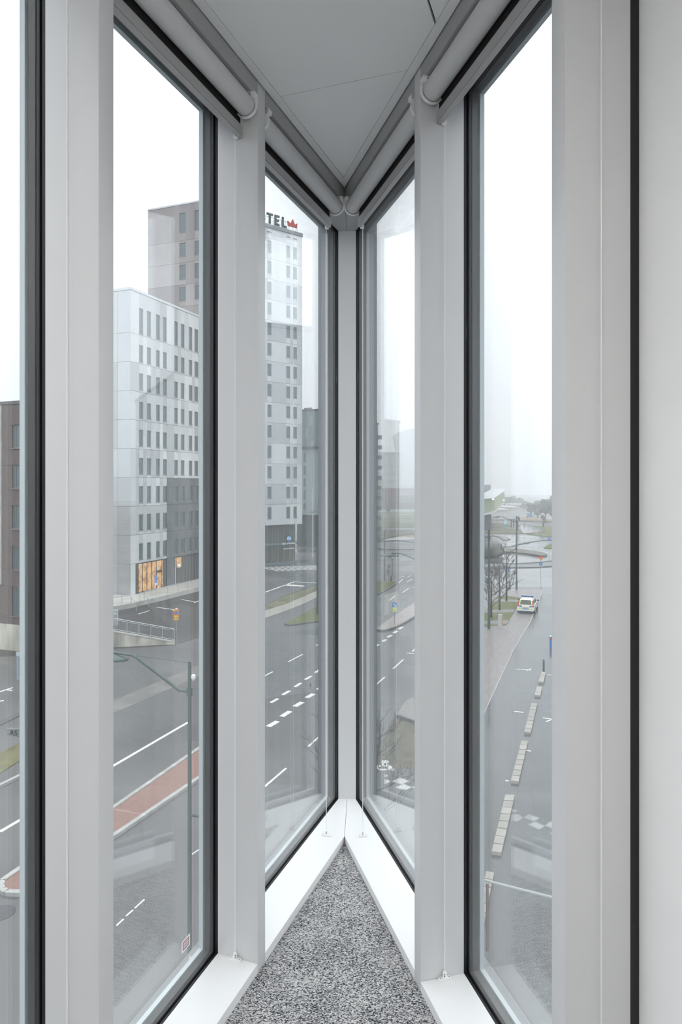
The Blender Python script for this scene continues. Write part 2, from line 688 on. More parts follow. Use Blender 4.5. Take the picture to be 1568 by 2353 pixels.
make_blind(LW, 0.026, LM[0][0] - 0.006, 0.0205, LM[0][0] - 0.014, 'roller blind of the narrow window left of the corner post', (0.024, LM[0][0] - 0.008))
make_blind(RW, 0.0225, RM[0][0] - 0.006, 0.0205, RM[0][0] - 0.014, 'roller blind of the narrow window right of the corner post', (0.024, RM[0][0] - 0.008))
make_blind(LW, LM[0][1] + 0.018, LM[1][0] - 0.006, LM[0][1] + 0.008, LM[1][0] - 0.010, 'roller blind above the window that shows the white hotel corner', (LM[0][1] + 0.004, LM[1][0] - 0.006))
make_blind(RW, RM[0][1] + 0.018, RM[1][0] - 0.006, RM[0][1] + 0.008, RM[1][0] - 0.010, 'roller blind above the window that shows the police car', (RM[0][1] + 0.004, RM[1][0] - 0.006))
make_blind(LW, LM[1][1] + 0.018, LM[2][0] - 0.006, LM[1][1] + 0.008, LM[2][0] - 0.010, 'roller blind of the window that shows the brown brick building', (LM[1][1] + 0.004, LM[2][0] - 0.006))
make_blind(RW, RM[1][1] + 0.018, 2.25, RM[1][1] + 0.008, None, 'roller blind in front of the white plaster wall', (RM[1][1] + 0.004, 2.25))

# fill panels added behind the camera to brighten the mullions and walls
for k, (x, y) in enumerate(((-0.55, -0.35), (-0.1, -1.35))):
    root = empty('fill_light', (x, y, 2.7375), 'added square fill light panel %s' % ('nearer the glazed corner' if k == 0 else 'nearer the back wall'), 'fill light', 'added fill lights behind the viewer')
    mb = MB()
    for dx, dy, sx, sy in ((-0.29, 0, 0.02, 0.6), (0.29, 0, 0.02, 0.6), (0, -0.29, 0.56, 0.02), (0, 0.29, 0.56, 0.02)):
        mb.cbox((x + dx, y + dy, 2.727), sx, sy, 0.02)
    mb.build('frame', PLASTIC, root)
    MB().cbox((x, y, 2.730), 0.559, 0.559, 0.01).build('glow_panel', mat('fill_glow', (0.9, 0.9, 0.9), 0.5, emit=(1.0, 0.96, 0.91), estr=17.5), root)

# sticker and marks on the glass
o = LW.p
STW = mat('sticker_white', (0.85, 0.85, 0.85), 0.4)
STR = mat('sticker_red_print', (0.42, 0.22, 0.25), 0.5)

# sticker and small marks on the glass
def sight_on_glass(W, px, py, w):
    """point where a sight line meets the plane w of a window wall"""
    d = Vector(((px - 784) / 1568.0, 1, (1113 - py) / 1568.0))
    t = (P0.dot(W.n) + w) / (d.x * W.n.x + d.y * W.n.y)
    return Vector((0, 0, EYE)) + d * t


def on_glass(W, c, a, z, dw=0.0):
    return c - W.d * a + Vector((0, 0, z)) + W.n * dw


c = sight_on_glass(LW, 427, 2168, 0.1484)
st = empty('window_sticker', c, 'small framed paper sticker low on the window with the street lamp', 'sticker')
mb = MB()
for a, b, z0, z1 in ((-.021, .021, .0125, .0165), (-.021, .021, -.0165, -.0125), (-.021, -.017, -.0125, .0125), (.017, .021, -.0125, .0125)):
    mb.box(on_glass(LW, c, a, z0, -0.0008), -LW.d * (b - a), LW.n * 0.0006, (0, 0, z1 - z0))
mb.build('border', STW, st)
mb = MB().box(on_glass(LW, c, -.017, -.0125, -0.0006), -LW.d * 0.034, LW.n * 0.0004, (0, 0, 0.025))
mb.build('print', STR, st)
mb = MB()
for z in (-.007, -.001, .005):
    mb.box(on_glass(LW, c, -.012, z, -0.0008), -LW.d * 0.024, LW.n * 0.0003, (0, 0, 0.0025))
mb.build('print_line', STW, st)
c = sight_on_glass(LW, 436.5, 2201, 0.1484)
st = empty('glass_mark', c, 'tiny white square mark beneath the framed sticker on the window', 'sticker')
MB().box(on_glass(LW, c, -.005, -.005, -0.0006), -LW.d * 0.010, LW.n * 0.0005, (0, 0, 0.010)).build('square', STW, st)
c = sight_on_glass(LW, 713.5, 1577, 0.1484)
st = empty('glass_number', c, 'small grey number 9 on the window left of the corner post', 'sticker')
text_mb('9', 0.034, LW.d, -LW.n, c - LW.n * 0.0005, 0.0004).build('numeral', mat('grey_print', (0.10, 0.105, 0.11), 0.5), st)

# ------------------------------------------------------------------ street materials
def wet_nodes(base, var, r0, r1, sc=0.12):
    def f(nt, b):
        tc = nt.nodes.new('ShaderNodeTexCoord')
        n1 = nt.nodes.new('ShaderNodeTexNoise')
        n1.inputs['Scale'].default_value = sc
        n1.inputs['Detail'].default_value = 6
        n2 = nt.nodes.new('ShaderNodeTexNoise')
        n2.inputs['Scale'].default_value = 14
        n2.inputs['Detail'].default_value = 4
        mx = nt.nodes.new('ShaderNodeMath')
        mx.operation = 'MULTIPLY_ADD'
        mx.inputs[1].default_value = 0.35
        nt.links.new(tc.outputs['Object'], n1.inputs['Vector'])
        nt.links.new(tc.outputs['Object'], n2.inputs['Vector'])
        nt.links.new(n2.outputs['Fac'], mx.inputs[0])
        nt.links.new(n1.outputs['Fac'], mx.inputs[2])
        r = nt.nodes.new('ShaderNodeValToRGB')
        r.color_ramp.elements[0].position = 0.45
        r.color_ramp.elements[1].position = 0.9
        r.color_ramp.elements[0].color = tuple(c * (1 - var) for c in base) + (1,)
        r.color_ramp.elements[1].color = tuple(c * (1 + var) for c in base) + (1,)
        nt.links.new(mx.outputs[0], r.inputs[0])
        nt.links.new(r.outputs[0], b.inputs['Base Color'])
        mr = nt.nodes.new('ShaderNodeMapRange')
        mr.inputs['From Min'].default_value = 0.35
        mr.inputs['From Max'].default_value = 0.65
        mr.inputs['To Min'].default_value = r0
        mr.inputs['To Max'].default_value = r1
        nt.links.new(n1.outputs['Fac'], mr.inputs['Value'])
        nt.links.new(mr.outputs[0], b.inputs['Roughness'])
    return f


def paver_nodes(c1, c2, sc, rough, mortar=(0.12, 0.12, 0.12)):
    def f(nt, b):
        tc = nt.nodes.new('ShaderNodeTexCoord')
        mp = nt.nodes.new('ShaderNodeMapping')
        mp.inputs['Rotation'].default_value = (0, 0, -1.22)
        br = nt.nodes.new('ShaderNodeTexBrick')
        br.inputs['Scale'].default_value = sc
        br.inputs['Color1'].default_value = c1 + (1,)
        br.inputs['Color2'].default_value = c2 + (1,)
        br.inputs['Mortar'].default_value = mortar + (1,)
        br.inputs['Mortar Size'].default_value = 0.018
        nt.links.new(tc.outputs['Object'], mp.inputs[0])
        nt.links.new(mp.outputs[0], br.inputs['Vector'])
        nt.links.new(br.outputs['Color'], b.inputs['Base Color'])
        b.inputs['Roughness'].default_value = rough
    return f


ASPH = ramp_mat('wet_asphalt', wet_nodes((0.110, 0.110, 0.112), 0.22, 0.22, 0.6))
ASPHD = ramp_mat('dark_lot_asphalt', wet_nodes((0.062, 0.060, 0.060), 0.22, 0.45, 0.7))
ASPHL = ramp_mat('light_worn_asphalt', wet_nodes((0.17, 0.165, 0.155), 0.18, 0.35, 0.6, 0.5))
WETR = ramp_mat('wet_roadway', wet_nodes((0.16, 0.165, 0.17), 0.18, 0.07, 0.22))
LANE = ramp_mat('wet_parking_lane', wet_nodes((0.088, 0.092, 0.096), 0.2, 0.06, 0.22))
PAINT = mat('road_paint', (0.74, 0.74, 0.72), 0.6, var=0.12, vscale=3)
KERB = mat('kerb_stone', (0.36, 0.36, 0.35), 0.7, var=0.2, vscale=2)
KERBD = mat('dark_kerb', (0.10, 0.105, 0.105), 0.7, var=0.2, vscale=1)
GRASS = mat('short_grass', (0.105, 0.115, 0.035), 0.95, var=0.35, vscale=1.2, bump=0.6, bscale=30)
GRASSD = mat('dry_grass', (0.13, 0.125, 0.065), 0.95, var=0.35, vscale=0.9, bump=0.6, bscale=20)
REDPAV = ramp_mat('red_pavers', paver_nodes((0.27, 0.155, 0.125), (0.215, 0.125, 0.105), 4.2, 0.7, (0.18, 0.13, 0.115)))
PINKPAV = ramp_mat('pinkish_pavers', paver_nodes((0.27, 0.245, 0.24), (0.185, 0.17, 0.17), 1.5, 0.4, (0.12, 0.115, 0.115)))
GREYPAV = ramp_mat('grey_pavers', paver_nodes((0.33, 0.315, 0.30), (0.24, 0.23, 0.225), 2.0, 0.6, (0.13, 0.125, 0.12)))
CONC = mat('concrete', (0.42, 0.41, 0.38), 0.8, var=0.16, vscale=0.8)
CONCD = mat('stained_concrete', (0.46, 0.44, 0.38), 0.85, var=0.5, vscale=0.9, stretch=(1, 1, 0.25))
GALV = mat('galvanised_steel', (0.50, 0.52, 0.53), 0.4, metal=0.55)
POLE = mat('green_grey_pole', (0.075, 0.105, 0.098), 0.45)
POLEL = mat('grey_pole', (0.28, 0.29, 0.30), 0.5, metal=0.3)
WPOLE = mat('white_pole', (0.80, 0.81, 0.82), 0.4)
BLUE = mat('sign_blue', (0.02, 0.20, 0.55), 0.4)
YELL = mat('sign_yellow', (0.75, 0.42, 0.02), 0.45)
ORNG = mat('sign_orange', (0.80, 0.27, 0.02), 0.45)
REDS = mat('sign_red', (0.62, 0.06, 0.03), 0.45)
SIGNB = mat('sign_back_grey', (0.25, 0.26, 0.27), 0.5, metal=0.4)

# ------------------------------------------------------------------ ground
ground = MB().prism([(-500, -60), (500, -60), (500, 900), (-500, 900)], ZG - 1, ZG).build('ground', ASPH, kind='structure')


def patch(nm, pts, m, h=0.02, **kw):
    return MB().prism([gxy(*p) for p in pts], ZG - 0.03, ZG + h).build(nm, m, ground, **kw)


def stroke(mb, p, q, wid, h=0.025):
    """painted stripe between two sighted street points"""
    a, b = gp(*p), gp(*q)
    d = (b - a)
    d.z = 0
    s = Vector((-d.y, d.x, 0)).normalized() * wid / 2
    mb.prism([xy(a + s), xy(b + s), xy(b - s), xy(a - s)], ZG - 0.01, ZG + h)


def mark(p, q, wid=0.12, h=0.025):
    mb = MB()
    stroke(mb, p, q, wid, h)
    return mb.build('road_marking', PAINT, ground)


def kerb(pts, wid=0.3, h=0.13, m=None, nm='kerb'):
    mb = MB()
    for i in range(len(pts) - 1):
        stroke(mb, pts[i], pts[i + 1], wid, h)
    return mb.build(nm, m or KERB, ground)


# left street
patch('parking_surface', [(-160, 1520), (250, 1492), (402, 1482), (520, 1446), (560, 1330), (300, 1330), (-160, 1440)], ASPHD, 0.012)
mark((0, 1912), (433, 1660), 0.16)
patch('asphalt_patch', [(225, 1625), (225, 1655), (470, 1548), (470, 1522)], ASPHL, 0.006)
isl = [(2, 2041), (5, 2030), (48, 2000), (262, 1860), (460, 1722), (535, 1668), (545, 1685), (540, 1728), (460, 1790), (262, 1925), (48, 2057), (14, 2056), (5, 2050)]
patch('traffic_island', isl, REDPAV, 0.10)
kerb(isl + [isl[0]], 0.2, 0.14)
mb = MB()
q = gp(4, 2098)
mb.lathe((q.x, q.y, ZG), [(0.42, 0.0), (0.42, 0.012), (0.36, 0.02)], 28)
mb.build('manhole_cover', mat('cast_iron', (0.07, 0.07, 0.075), 0.6), ground)
patch('verge', [(-60, 1765), (48, 1706), (150, 1660), (150, 1690), (48, 1748), (-60, 1815)], GRASSD, 0.04, kind='stuff')
kerb([(-60, 1838), (48, 1785), (150, 1742)], 0.18, 0.13)
kerb([(-60, 1692), (48, 1640), (150, 1600)], 0.5, 0.05, KERBD)
mark((0, 1590), (29, 1580.5), 0.12)
mark((17, 1586), (28, 1587), 0.12)
for p, q in (((361, 1395.6), (401, 1401.5)), ((398, 1403), (408, 1397.5)), ((417, 1378), (449, 1383.5)), ((446, 1385.5), (462, 1379)), ((318, 1411.5), (344, 1403.5)), ((0, 1612), (8, 1610))):
    mark(p, q, 0.14)
for p, q in (((268, 2128), (284, 2113)), ((290, 2106), (306, 2092)), ((310, 2088), (332, 2068)), ((440, 1965), (458, 1953))):
    mark(p, q, 0.05)

# junction seen left of the corner post
for i in range(11):
    x0 = 596 + 12.6 * i
    y0 = 1303.5 - 0.42 * i
    mark((x0, y0), (x0 + 44, y0 + 8.5), 0.34)
for p, q, w in (((610, 1361), (677, 1337), .25), ((677, 1337), (728, 1340), .25)):
    mark(p, q, w)
for i in range(8):
    mark((657 + 5.2 * i, 1345.6 + 0.35 * i), (661 + 5.2 * i, 1343.2 + 0.35 * i), 0.35)
patch('median_strip', [(600, 1398), (650, 1372), (728, 1346), (728, 1357), (660, 1388), (600, 1407)], GRASSD, 0.06, kind='stuff')
kerb([(600, 1397), (650, 1371), (728, 1345)], 0.25, 0.1, KERBD)
patch('pavement', [(600, 1404), (660, 1388), (735, 1355), (752, 1352), (752, 1362), (690, 1392), (600, 1425)], mat('pale_pavement', (0.30, 0.285, 0.25), 0.7, var=0.12, vscale=0.7), 0.05)
gr = [(655, 1435), (690, 1416), (726, 1396), (743, 1387), (762, 1383), (762, 1425), (738, 1428), (691, 1434), (668, 1437.5)]
patch('lawn_verge', gr, GRASS, 0.09, kind='stuff')
kerb([(762, 1426), (738, 1429), (691, 1435), (664, 1438.5), (655, 1435)], 0.18, 0.14, KERBD)
for p, q in (((663, 1521), (696, 1504)), ((606, 1555), (627, 1544)), ((727, 1484), (752, 1470)), ((709, 1716), (752, 1677)), ((600, 1816), (658, 1766))):
    mark(p, q, 0.11)
for p, q in (((623, 1615), (639, 1606)), ((650, 1597), (666, 1588)), ((678, 1579), (692, 1570)), ((702, 1562), (716, 1554)), ((725, 1546), (737, 1538))):
    mark(p, q, 0.22)
for p, q in (((617, 1670), (638, 1658)), ((648, 1647), (667, 1635)), ((678, 1624), (695, 1614)), ((705, 1604), (721, 1595)), ((731, 1585), (746, 1575))):
    mark(p, q, 0.34)

# junction seen right of the corner post
gr = [(828, 1338), (870, 1337.5), (906, 1338.5), (909, 1342), (900, 1349), (888, 1355.5), (866, 1367), (845, 1378), (828, 1385)]
patch('lawn_corner', gr, GRASS, 0.09, kind='stuff')
kerb([(910, 1338.5), (909.5, 1343), (900, 1350), (888, 1356.5), (866, 1368), (845, 1379), (828, 1386)], 0.25, 0.13, KERBD)
isl = [(865, 1447.5), (900, 1421), (955, 1385), (985, 1366), (985, 1392), (955, 1417), (930, 1432), (913, 1440.5), (895, 1447), (883, 1450)]
patch('paved_island', isl, mat('pink_grey_paving', (0.34, 0.30, 0.29), 0.5, var=0.1, vscale=1), 0.12)
kerb([(985, 1393), (955, 1418), (930, 1433), (913, 1441.5), (895, 1448), (883, 1451), (868, 1450), (865, 1447.5)], 0.2, 0.14, KERBD)
for p, q in (((851, 1459), (860, 1455)), ((848, 1497), (857, 1493)), ((862, 1486), (872, 1481)), ((880, 1474.5), (887, 1470)), ((891, 1465), (901, 1459.5)), ((905, 1455), (913, 1450)), ((917, 1446), (925, 1441))):
    mark(p, q, 0.3)
for p, q in (((916, 1340), (926, 1331)), ((935, 1338), (947, 1331)), ((895, 1380), (908, 1370)), ((925, 1362), (940, 1352)), ((951, 1350), (960, 1345)), ((918, 1327), (929, 1324)), ((936, 1326), (944, 1323)), ((857, 1581), (885, 1556)), ((904, 1537), (927, 1516)), ((948, 1498), (956, 1489)), ((935, 1501), (958, 1503))):
    mark(p, q, 0.13)
pv = [(913, 1647), (925, 1625), (940, 1610), (955, 1606), (990, 1604), (990, 1675), (955, 1662)]
patch('paved_bay', pv, GREYPAV, 0.14)
kerb([(913, 1648), (955, 1663), (990, 1677)], 0.16, 0.16, KERBD)
patch('muddy_verge', [(830, 1740), (873, 1712), (905, 1650), (955, 1665), (1000, 1700), (1000, 1770), (930, 1765), (850, 1775)], mat('mud_verge', (0.12, 0.11, 0.075), 0.8, var=0.3, vscale=1.5), 0.008)

# wheelchair symbol on the parking bay
WC = MB()


def wpx(x, y):
    return (845 + x * 0.1488, 1480 + y * 0.1488)


def sweep(mb, pts, wid):
    for i in range(len(pts) - 1):
        stroke(mb, wpx(*pts[i]), wpx(*pts[i + 1]), wid, 0.03)


sweep(WC, [(205, 1885), (160, 1895), (140, 1915), (165, 1935), (215, 1947), (275, 1945), (318, 1937)], 0.17)
sweep(WC, [(262, 1830), (245, 1880), (335, 1888), (362, 1945), (415, 1942)], 0.19)
sweep(WC, [(252, 1860), (312, 1865)], 0.15)
q = gp(*wpx(272, 1824))
WC.lathe((q.x, q.y, ZG), [(0.19, 0), (0.19, 0.03), (0.10, 0.031)], 14)
WC.build('wheelchair_symbol', PAINT, ground)


# chequered speed-hump paint: it lies on the left street and shows in the panes of the right wall
def mirror_gp(px, py):
    d = Vector(((px - 784) / 1568.0, 1, (1113 - py) / 1568.0))
    nn = RW.n
    t = (P0.dot(nn) + 0.151) / d.dot(nn)
    hit = Vector((0, 0, EYE)) + d * t
    r = d - nn * 2 * d.dot(nn)
    s = (ZG - hit.z) / r.z
    return hit + r * s


sqA = [[(868, 1773), (893, 1783), (876, 1790), (868, 1788)], [(866, 1795), (880, 1789), (899, 1796), (884, 1803), (868, 1800)],
       [(902, 1796), (920, 1788), (940, 1796), (923, 1803)], [(908, 1810), (928, 1802), (945, 1810), (931, 1816)], [(947, 1810), (962, 1804), (962, 1816)]]
sqB = [[(1172, 1858), (1191, 1863), (1180, 1868)], [(1170, 1872), (1192, 1872), (1203, 1880), (1190, 1888), (1172, 1886)],
       [(1204, 1879), (1216, 1872), (1239, 1881), (1226, 1888)], [(1214, 1896), (1227, 1889), (1251, 1899), (1239, 1907)], [(1252, 1898), (1264, 1889), (1285, 1898), (1272, 1906)], [(1264, 1916), (1274, 1909), (1292, 1916), (1280, 1922)]]
for quad in sqA + sqB:
    MB().prism([xy(mirror_gp(*p)) for p in quad], ZG - 0.01, ZG + 0.02).build('road_marking', PAINT, ground)

# right-hand street seen in the right window
pr = [(985, 1900), (1115, 1634), (1180, 1494), (1218, 1430), (1247, 1359), (1247, 1354), (1150, 1350), (1100, 1352), (1050, 1400), (985, 1500)]
patch('promenade', pr, PINKPAV, 0.015)
kerb([(985, 1902), (1115, 1635), (1180, 1495), (1218, 1431), (1247, 1360)], 0.08, 0.03)
patch('wet_lane', [(1275, 1300), (1250, 1345), (1219, 1431), (1181, 1495), (1150, 1565), (1115, 1637), (985, 1905), (900, 2500), (1500, 2500), (1450, 1800), (1360, 1500), (1330, 1400)], LANE, 0.006)
patch('wet_roadway', [(1060, 1306), (1330, 1299), (1330, 1345), (1240, 1350), (1060, 1350)], WETR, 0.008)
lw_ = [(1114, 1407), (1125, 1396), (1142, 1371), (1170, 1370.5), (1196, 1374), (1198, 1378), (1185, 1402), (1172, 1424), (1165, 1436), (1090, 1442), (1090, 1420)]
patch('lawn_plot', lw_, GRASS, 0.05, kind='stuff')
for pts in ([(1136, 1378), (1193, 1379), (1191, 1384), (1132, 1383)], [(1114, 1403), (1184, 1401), (1180, 1408), (1108, 1409)], [(1100, 1428), (1170, 1426), (1166, 1434), (1095, 1435)]):
    patch('path_strip', pts, mat('grey_path', (0.17, 0.175, 0.18), 0.5), 0.055)
for p, q in (((1150, 1441), (1166, 1443)), ((1186, 1538), (1221, 1540.5)), ((1212, 1541.5), (1221, 1537.5)), ((1182, 1635), (1204, 1638)), ((1248, 1650), (1272, 1654)), ((1256, 1659), (1266, 1655)), ((1258, 1551), (1272, 1552.5)), ((1162, 1794), (1170, 1796)), ((1200, 1723), (1220, 1727))):
    mark(p, q, 0.1)

# roundabout and far roads
kerb([(1060, 1306), (1114, 1305), (1190, 1305), (1240, 1304), (1275, 1301.5), (1330, 1298)], 0.45, 0.12, KERBD)
kerb([(1060, 1294.5), (1114, 1295.5), (1190, 1296.5), (1240, 1293), (1275, 1289), (1330, 1281)], 0.6, 0.12, KERBD)
patch('roundabout_apron', [(1060, 1296), (1114, 1296.5), (1190, 1297), (1240, 1294), (1275, 1290), (1330, 1283), (1330, 1297), (1275, 1301), (1190, 1304.5), (1060, 1305)], mat('apron_sett', (0.16, 0.165, 0.17), 0.45, var=0.15, vscale=0.5), 0.05)
patch('roundabout_road', [(1060, 1250), (1330, 1246), (1330, 1281), (1250, 1291), (1190, 1294), (1060, 1294)], WETR, 0.01)
patch('far_roadway', [(1060, 1226), (1330, 1234), (1330, 1249), (1060, 1249)], WETR, 0.006)
arc = [(1140, 1262.4), (1170, 1263.2), (1200, 1265.6), (1230, 1269.6), (1250, 1273.4), (1258, 1277), (1254, 1280), (1244, 1280.6), (1232, 1278.6), (1205, 1274.5), (1180, 1272), (1150, 1270), (1140, 1270)]
patch('planting_ring', arc, mat('planting_ring_soil', (0.135, 0.13, 0.115), 0.8, var=0.3, vscale=0.6), 0.35)
kerb([(1130, 1257.4), (1176, 1256.8), (1190, 1252), (1210, 1247.5), (1230, 1244.3), (1250, 1242), (1330, 1240)], 0.7, 0.12, KERBD)
isl = [(1112, 1231), (1140, 1232.5), (1150, 1236), (1158, 1241.5), (1166, 1242), (1172, 1239.5), (1166, 1236.5), (1150, 1234.0), (1130, 1230), (1112, 1229)]
patch('splitter_island', isl, mat('island_grey', (0.17, 0.175, 0.18), 0.5, var=0.15, vscale=0.4), 0.12)
kerb(isl + [isl[0]], 0.5, 0.13, KERBD)
patch('lawn_island', [(1250, 1260), (1257, 1254), (1266, 1250.5), (1330, 1249), (1330, 1261), (1262, 1262)], GRASS, 0.1, kind='stuff')
patch('lawn_ramp', [(1209, 1227.5), (1240, 1226), (1256, 1224), (1254, 1219), (1240, 1213), (1215, 1208), (1268, 1211), (1330, 1214), (1330, 1237), (1268, 1234), (1235, 1232)], GRASS, 0.1, kind='stuff')
patch('lawn_far', [(1116, 1216), (1160, 1214), (1180, 1216), (1196, 1217), (1202, 1225), (1160, 1226), (1116, 1225)], GRASSD, 0.1, kind='stuff')
patch('slip_road', [(1196, 1206), (1215, 1208), (1240, 1213), (1254, 1219), (1256, 1223), (1240, 1225.5), (1204, 1225.5), (1198, 1216)], WETR, 0.02)
kerb([(1130, 1226.4), (1190, 1227), (1227, 1225)], 0.9, 0.15, KERBD)
patch('far_verge', [(1190, 1188), (1330, 1196), (1330, 1203), (1190, 1197)], mat('far_verge_red', (0.22, 0.16, 0.10), 0.9, var=0.4, vscale=0.08), 0.1)
patch('verge_left', [(1130, 1201), (1172, 1204), (1174, 1211), (1130, 1213)], GRASSD, 0.1, kind='stuff')

# far side beyond the corner post
patch('embankment', [(868, 1177), (1000, 1177), (1000, 1213), (868, 1213)], mat('embankment_grass', (0.10, 0.115, 0.06), 0.95, var=0.35, vscale=0.06), 0.1, kind='stuff')
patch('embankment_edge', [(872, 1193.5), (900, 1192), (930, 1190.4), (960, 1190), (960, 1191.6), (930, 1191.8), (900, 1193.6), (872, 1195.4)], KERBD, 0.3)
patch('shrub_bed', [(868, 1221), (1000, 1221), (1000, 1228), (930, 1232), (868, 1244)], mat('winter_shrub_bed', (0.115, 0.115, 0.085), 0.95, var=0.5, vscale=0.25), 0.5, kind='stuff')
patch('brown_verge', [(921, 1236), (925, 1231), (960, 1224), (1000, 1222), (1000, 1238), (960, 1236)], mat('brown_verge_soil', (0.27, 0.20, 0.13), 0.9, var=0.25, vscale=0.3), 0.15)
patch('traffic_slab', [(884, 1239), (907, 1234), (955, 1237.5), (955, 1241), (905, 1243), (884, 1243.5)], mat('pale_slab', (0.36, 0.36, 0.35), 0.6), 0.2)
kerb([(846, 1244.6), (885, 1245.4), (905, 1242.8), (925, 1243.6), (955, 1248), (1000, 1253)], 0.6, 0.15, KERBD)
kerb([(828, 1263.8), (900, 1263.6), (955, 1262.8), (1000, 1262)], 0.45, 0.13, KERBD)

# ------------------------------------------------------------------ building helpers
DS = Vector((0.3636, 0.9315, 0)).normalized()     # along the left street
DN = Vector((-0.9315, 0.3636, 0)).normalized()    # across it, to the left
UP = Vector((0, 0, 1))


def u_at(O, u, px):
    a = (px - 784) / 1568.0
    return (a * O.y - O.x) / (u.x - a * u.y)


PANE = mat('far_window_glass', (0.10, 0.135, 0.145), 0.06, spec=0.9)
WFRAME = mat('window_frame_grey', (0.24, 0.25, 0.25), 0.5)


def pick_mat(lst, wts):
    return random.choices(lst, wts)[0]


def facade(root, O, u, nrm, L, joints, rows, cols, picker, dep=0.14, frame=WFRAME, pane=PANE, gap=0.018, sill=None):
    """panels proud of a core wall, with windows sunk between them; O is the street corner, nrm faces out"""
    inn = -nrm * dep
    for bi in range(len(joints) - 1):
        z0, z1 = joints[bi] + gap, joints[bi + 1] - gap
        row = rows.get(bi)
        if row is None:
            edges = [0.0]
            for c in cols:
                edges.append((c[0] + c[1]) / 2)
            edges = [e_ for i, e_ in enumerate(edges) if i % 2 == 0] + [L]
            for i in range(len(edges) - 1):
                if edges[i + 1] - edges[i] < 0.05:
                    continue
                mb = MB().box(O + u * (edges[i] + gap) + inn + UP * (z0 - O.z), u * (edges[i + 1] - edges[i] - 2 * gap), nrm * dep, UP * (z1 - z0))
                mb.build('facade_panel', picker(bi, edges[i]), root)
            continue
        za, zb = row
        cur = 0.0
        for ci, (c0, c1) in enumerate(list(cols) + [(L, L)]):
            if c0 - cur > 0.06:
                mb = MB().box(O + u * (cur + gap) + inn + UP * (z0 - O.z), u * (c0 - cur - 2 * gap), nrm * dep, UP * (z1 - z0))
                mb.build('facade_panel', picker(bi, cur), root)
            if c1 > c0:
                for a, b in ((z0, za), (zb, z1)):
                    if b - a > 0.05:
                        mb = MB().box(O + u * (c0 - gap) + inn + UP * (a - O.z), u * (c1 - c0 + 2 * gap), nrm * (dep - 0.006), UP * (b - a))
                        mb.build('facade_panel', picker(bi, c0), root)
                t = 0.07
                fr = MB()
                bp = O + inn + UP * (-O.z)
                for (p0, p1, q0, q1) in ((c0, c0 + t, za, zb), (c1 - t, c1, za, zb), (c0 + t, c1 - t, za, za + t), (c0 + t, c1 - t, zb - t, zb)):
                    fr.box(bp + u * p0 + UP * q0, u * (p1 - p0), nrm * 0.05, UP * (q1 - q0))
                fr.box(bp + u * (c0 - 0.04) + UP * (za - 0.04), u * (c1 - c0 + 0.08), nrm * (dep + 0.05), UP * 0.04)
                w = fr.build('window', frame, root)
                MB().box(bp + u * (c0 + t) + UP * (za + t) , u * (c1 - c0 - 2 * t), nrm * 0.02, UP * (zb - za - 2 * t)).build('pane', pane, w)
            cur = c1


# ------------------------------------------------------------------ white hotel on the left street
A_O = gp(300, 1378)
hA = empty('hotel_building', A_O, 'long white panelled hotel with paired slit windows and a lit shop at street level', 'building')
LA = 23.5
ztop = zat(659, A_O.y)
core = [A_O + DS * 0.14 + DN * 0.14, A_O + DS * LA + DN * 0.14, A_O + DS * LA + DN * 14, A_O + DS * 0.14 + DN * 14]
CORE = mat('wall_core_grey', (0.30, 0.31, 0.31), 0.8)
MB().prism([xy(p) for p in core], ZG, ztop - 0.4).build('wall', CORE, hA)
MB().prism([xy(p) for p in (A_O - DS * 0.05 - DN * 0.05, A_O + DS * LA - DN * 0.05, A_O + DS * LA + DN * 14, A_O - DS * 0.05 + DN * 14)], ztop - 0.32, ztop).build('roof', mat('roof_edge', (0.62, 0.63, 0.64), 0.6), hA)
colpx = [(320, 329), (338, 347), (359, 367.5), (375, 383.5), (401, 409), (416, 424), (434.5, 442), (447.5, 455.5)]
cols = [(u_at(A_O, DS, a), u_at(A_O, DS, b)) for a, b in colpx]
p_ = cols[-1][1]
stepw = cols[6][0] - cols[4][0]
for kk in range(1, 3):
    for c in cols[4:8]:
        c2 = (c[0] + stepw * 2 * kk - 0.1 * kk, c[1] + stepw * 2 * kk - 0.1 * kk)
        if c2[1] < LA - 0.5:
            cols.append(c2)
Y1 = A_O.y + DS.y * cols[0][0]
rowpx = [(1287, 1249), (1219.5, 1182), (1156, 1117), (1090, 1052), (1025, 987), (960, 923), (896, 857), (831, 792), (766, 707)]
rowz = [(zat(a, Y1), zat(b, Y1)) for a, b in rowpx]
joints = [zat(1297, A_O.y)]
for i in range(len(rowz) - 1):
    joints.append(joints[0] + (i + 1) * (rowz[4][0] - rowz[0][0]) / 4)
joints.append(ztop - 0.34)
PA = [mat('panel_white', (0.66, 0.67, 0.67), 0.55, var=0.03, vscale=0.8), mat('panel_light', (0.56, 0.575, 0.58), 0.55, var=0.03, vscale=0.8),
      mat('panel_mid', (0.46, 0.47, 0.475), 0.55, var=0.03, vscale=0.8), mat('panel_warm', (0.40, 0.395, 0.39), 0.55, var=0.04, vscale=0.8)]
PDARK = [mat('panel_charcoal', (0.145, 0.155, 0.16), 0.55, var=0.05, vscale=0.8), mat('panel_charcoal_light', (0.175, 0.185, 0.19), 0.55, var=0.05, vscale=0.8)]
usplit = u_at(A_O, DS, 384)


def pickA(bi, u):
    if bi <= 2 and u >= usplit - 0.12:
        return pick_mat(PDARK, (3, 2))
    if bi <= 1:
        return pick_mat(PA, (0, 3, 4, 1))
    if u > usplit + 3 or bi > 6:
        return pick_mat(PA, (5, 4, 1, 0))
    return pick_mat(PA, (1, 4, 3, 0))


rows = {i: r for i, r in enumerate(rowz)}
facade(hA, A_O + DN * 0.0, DS, -DN, LA, joints, rows, cols, pickA, 0.14)


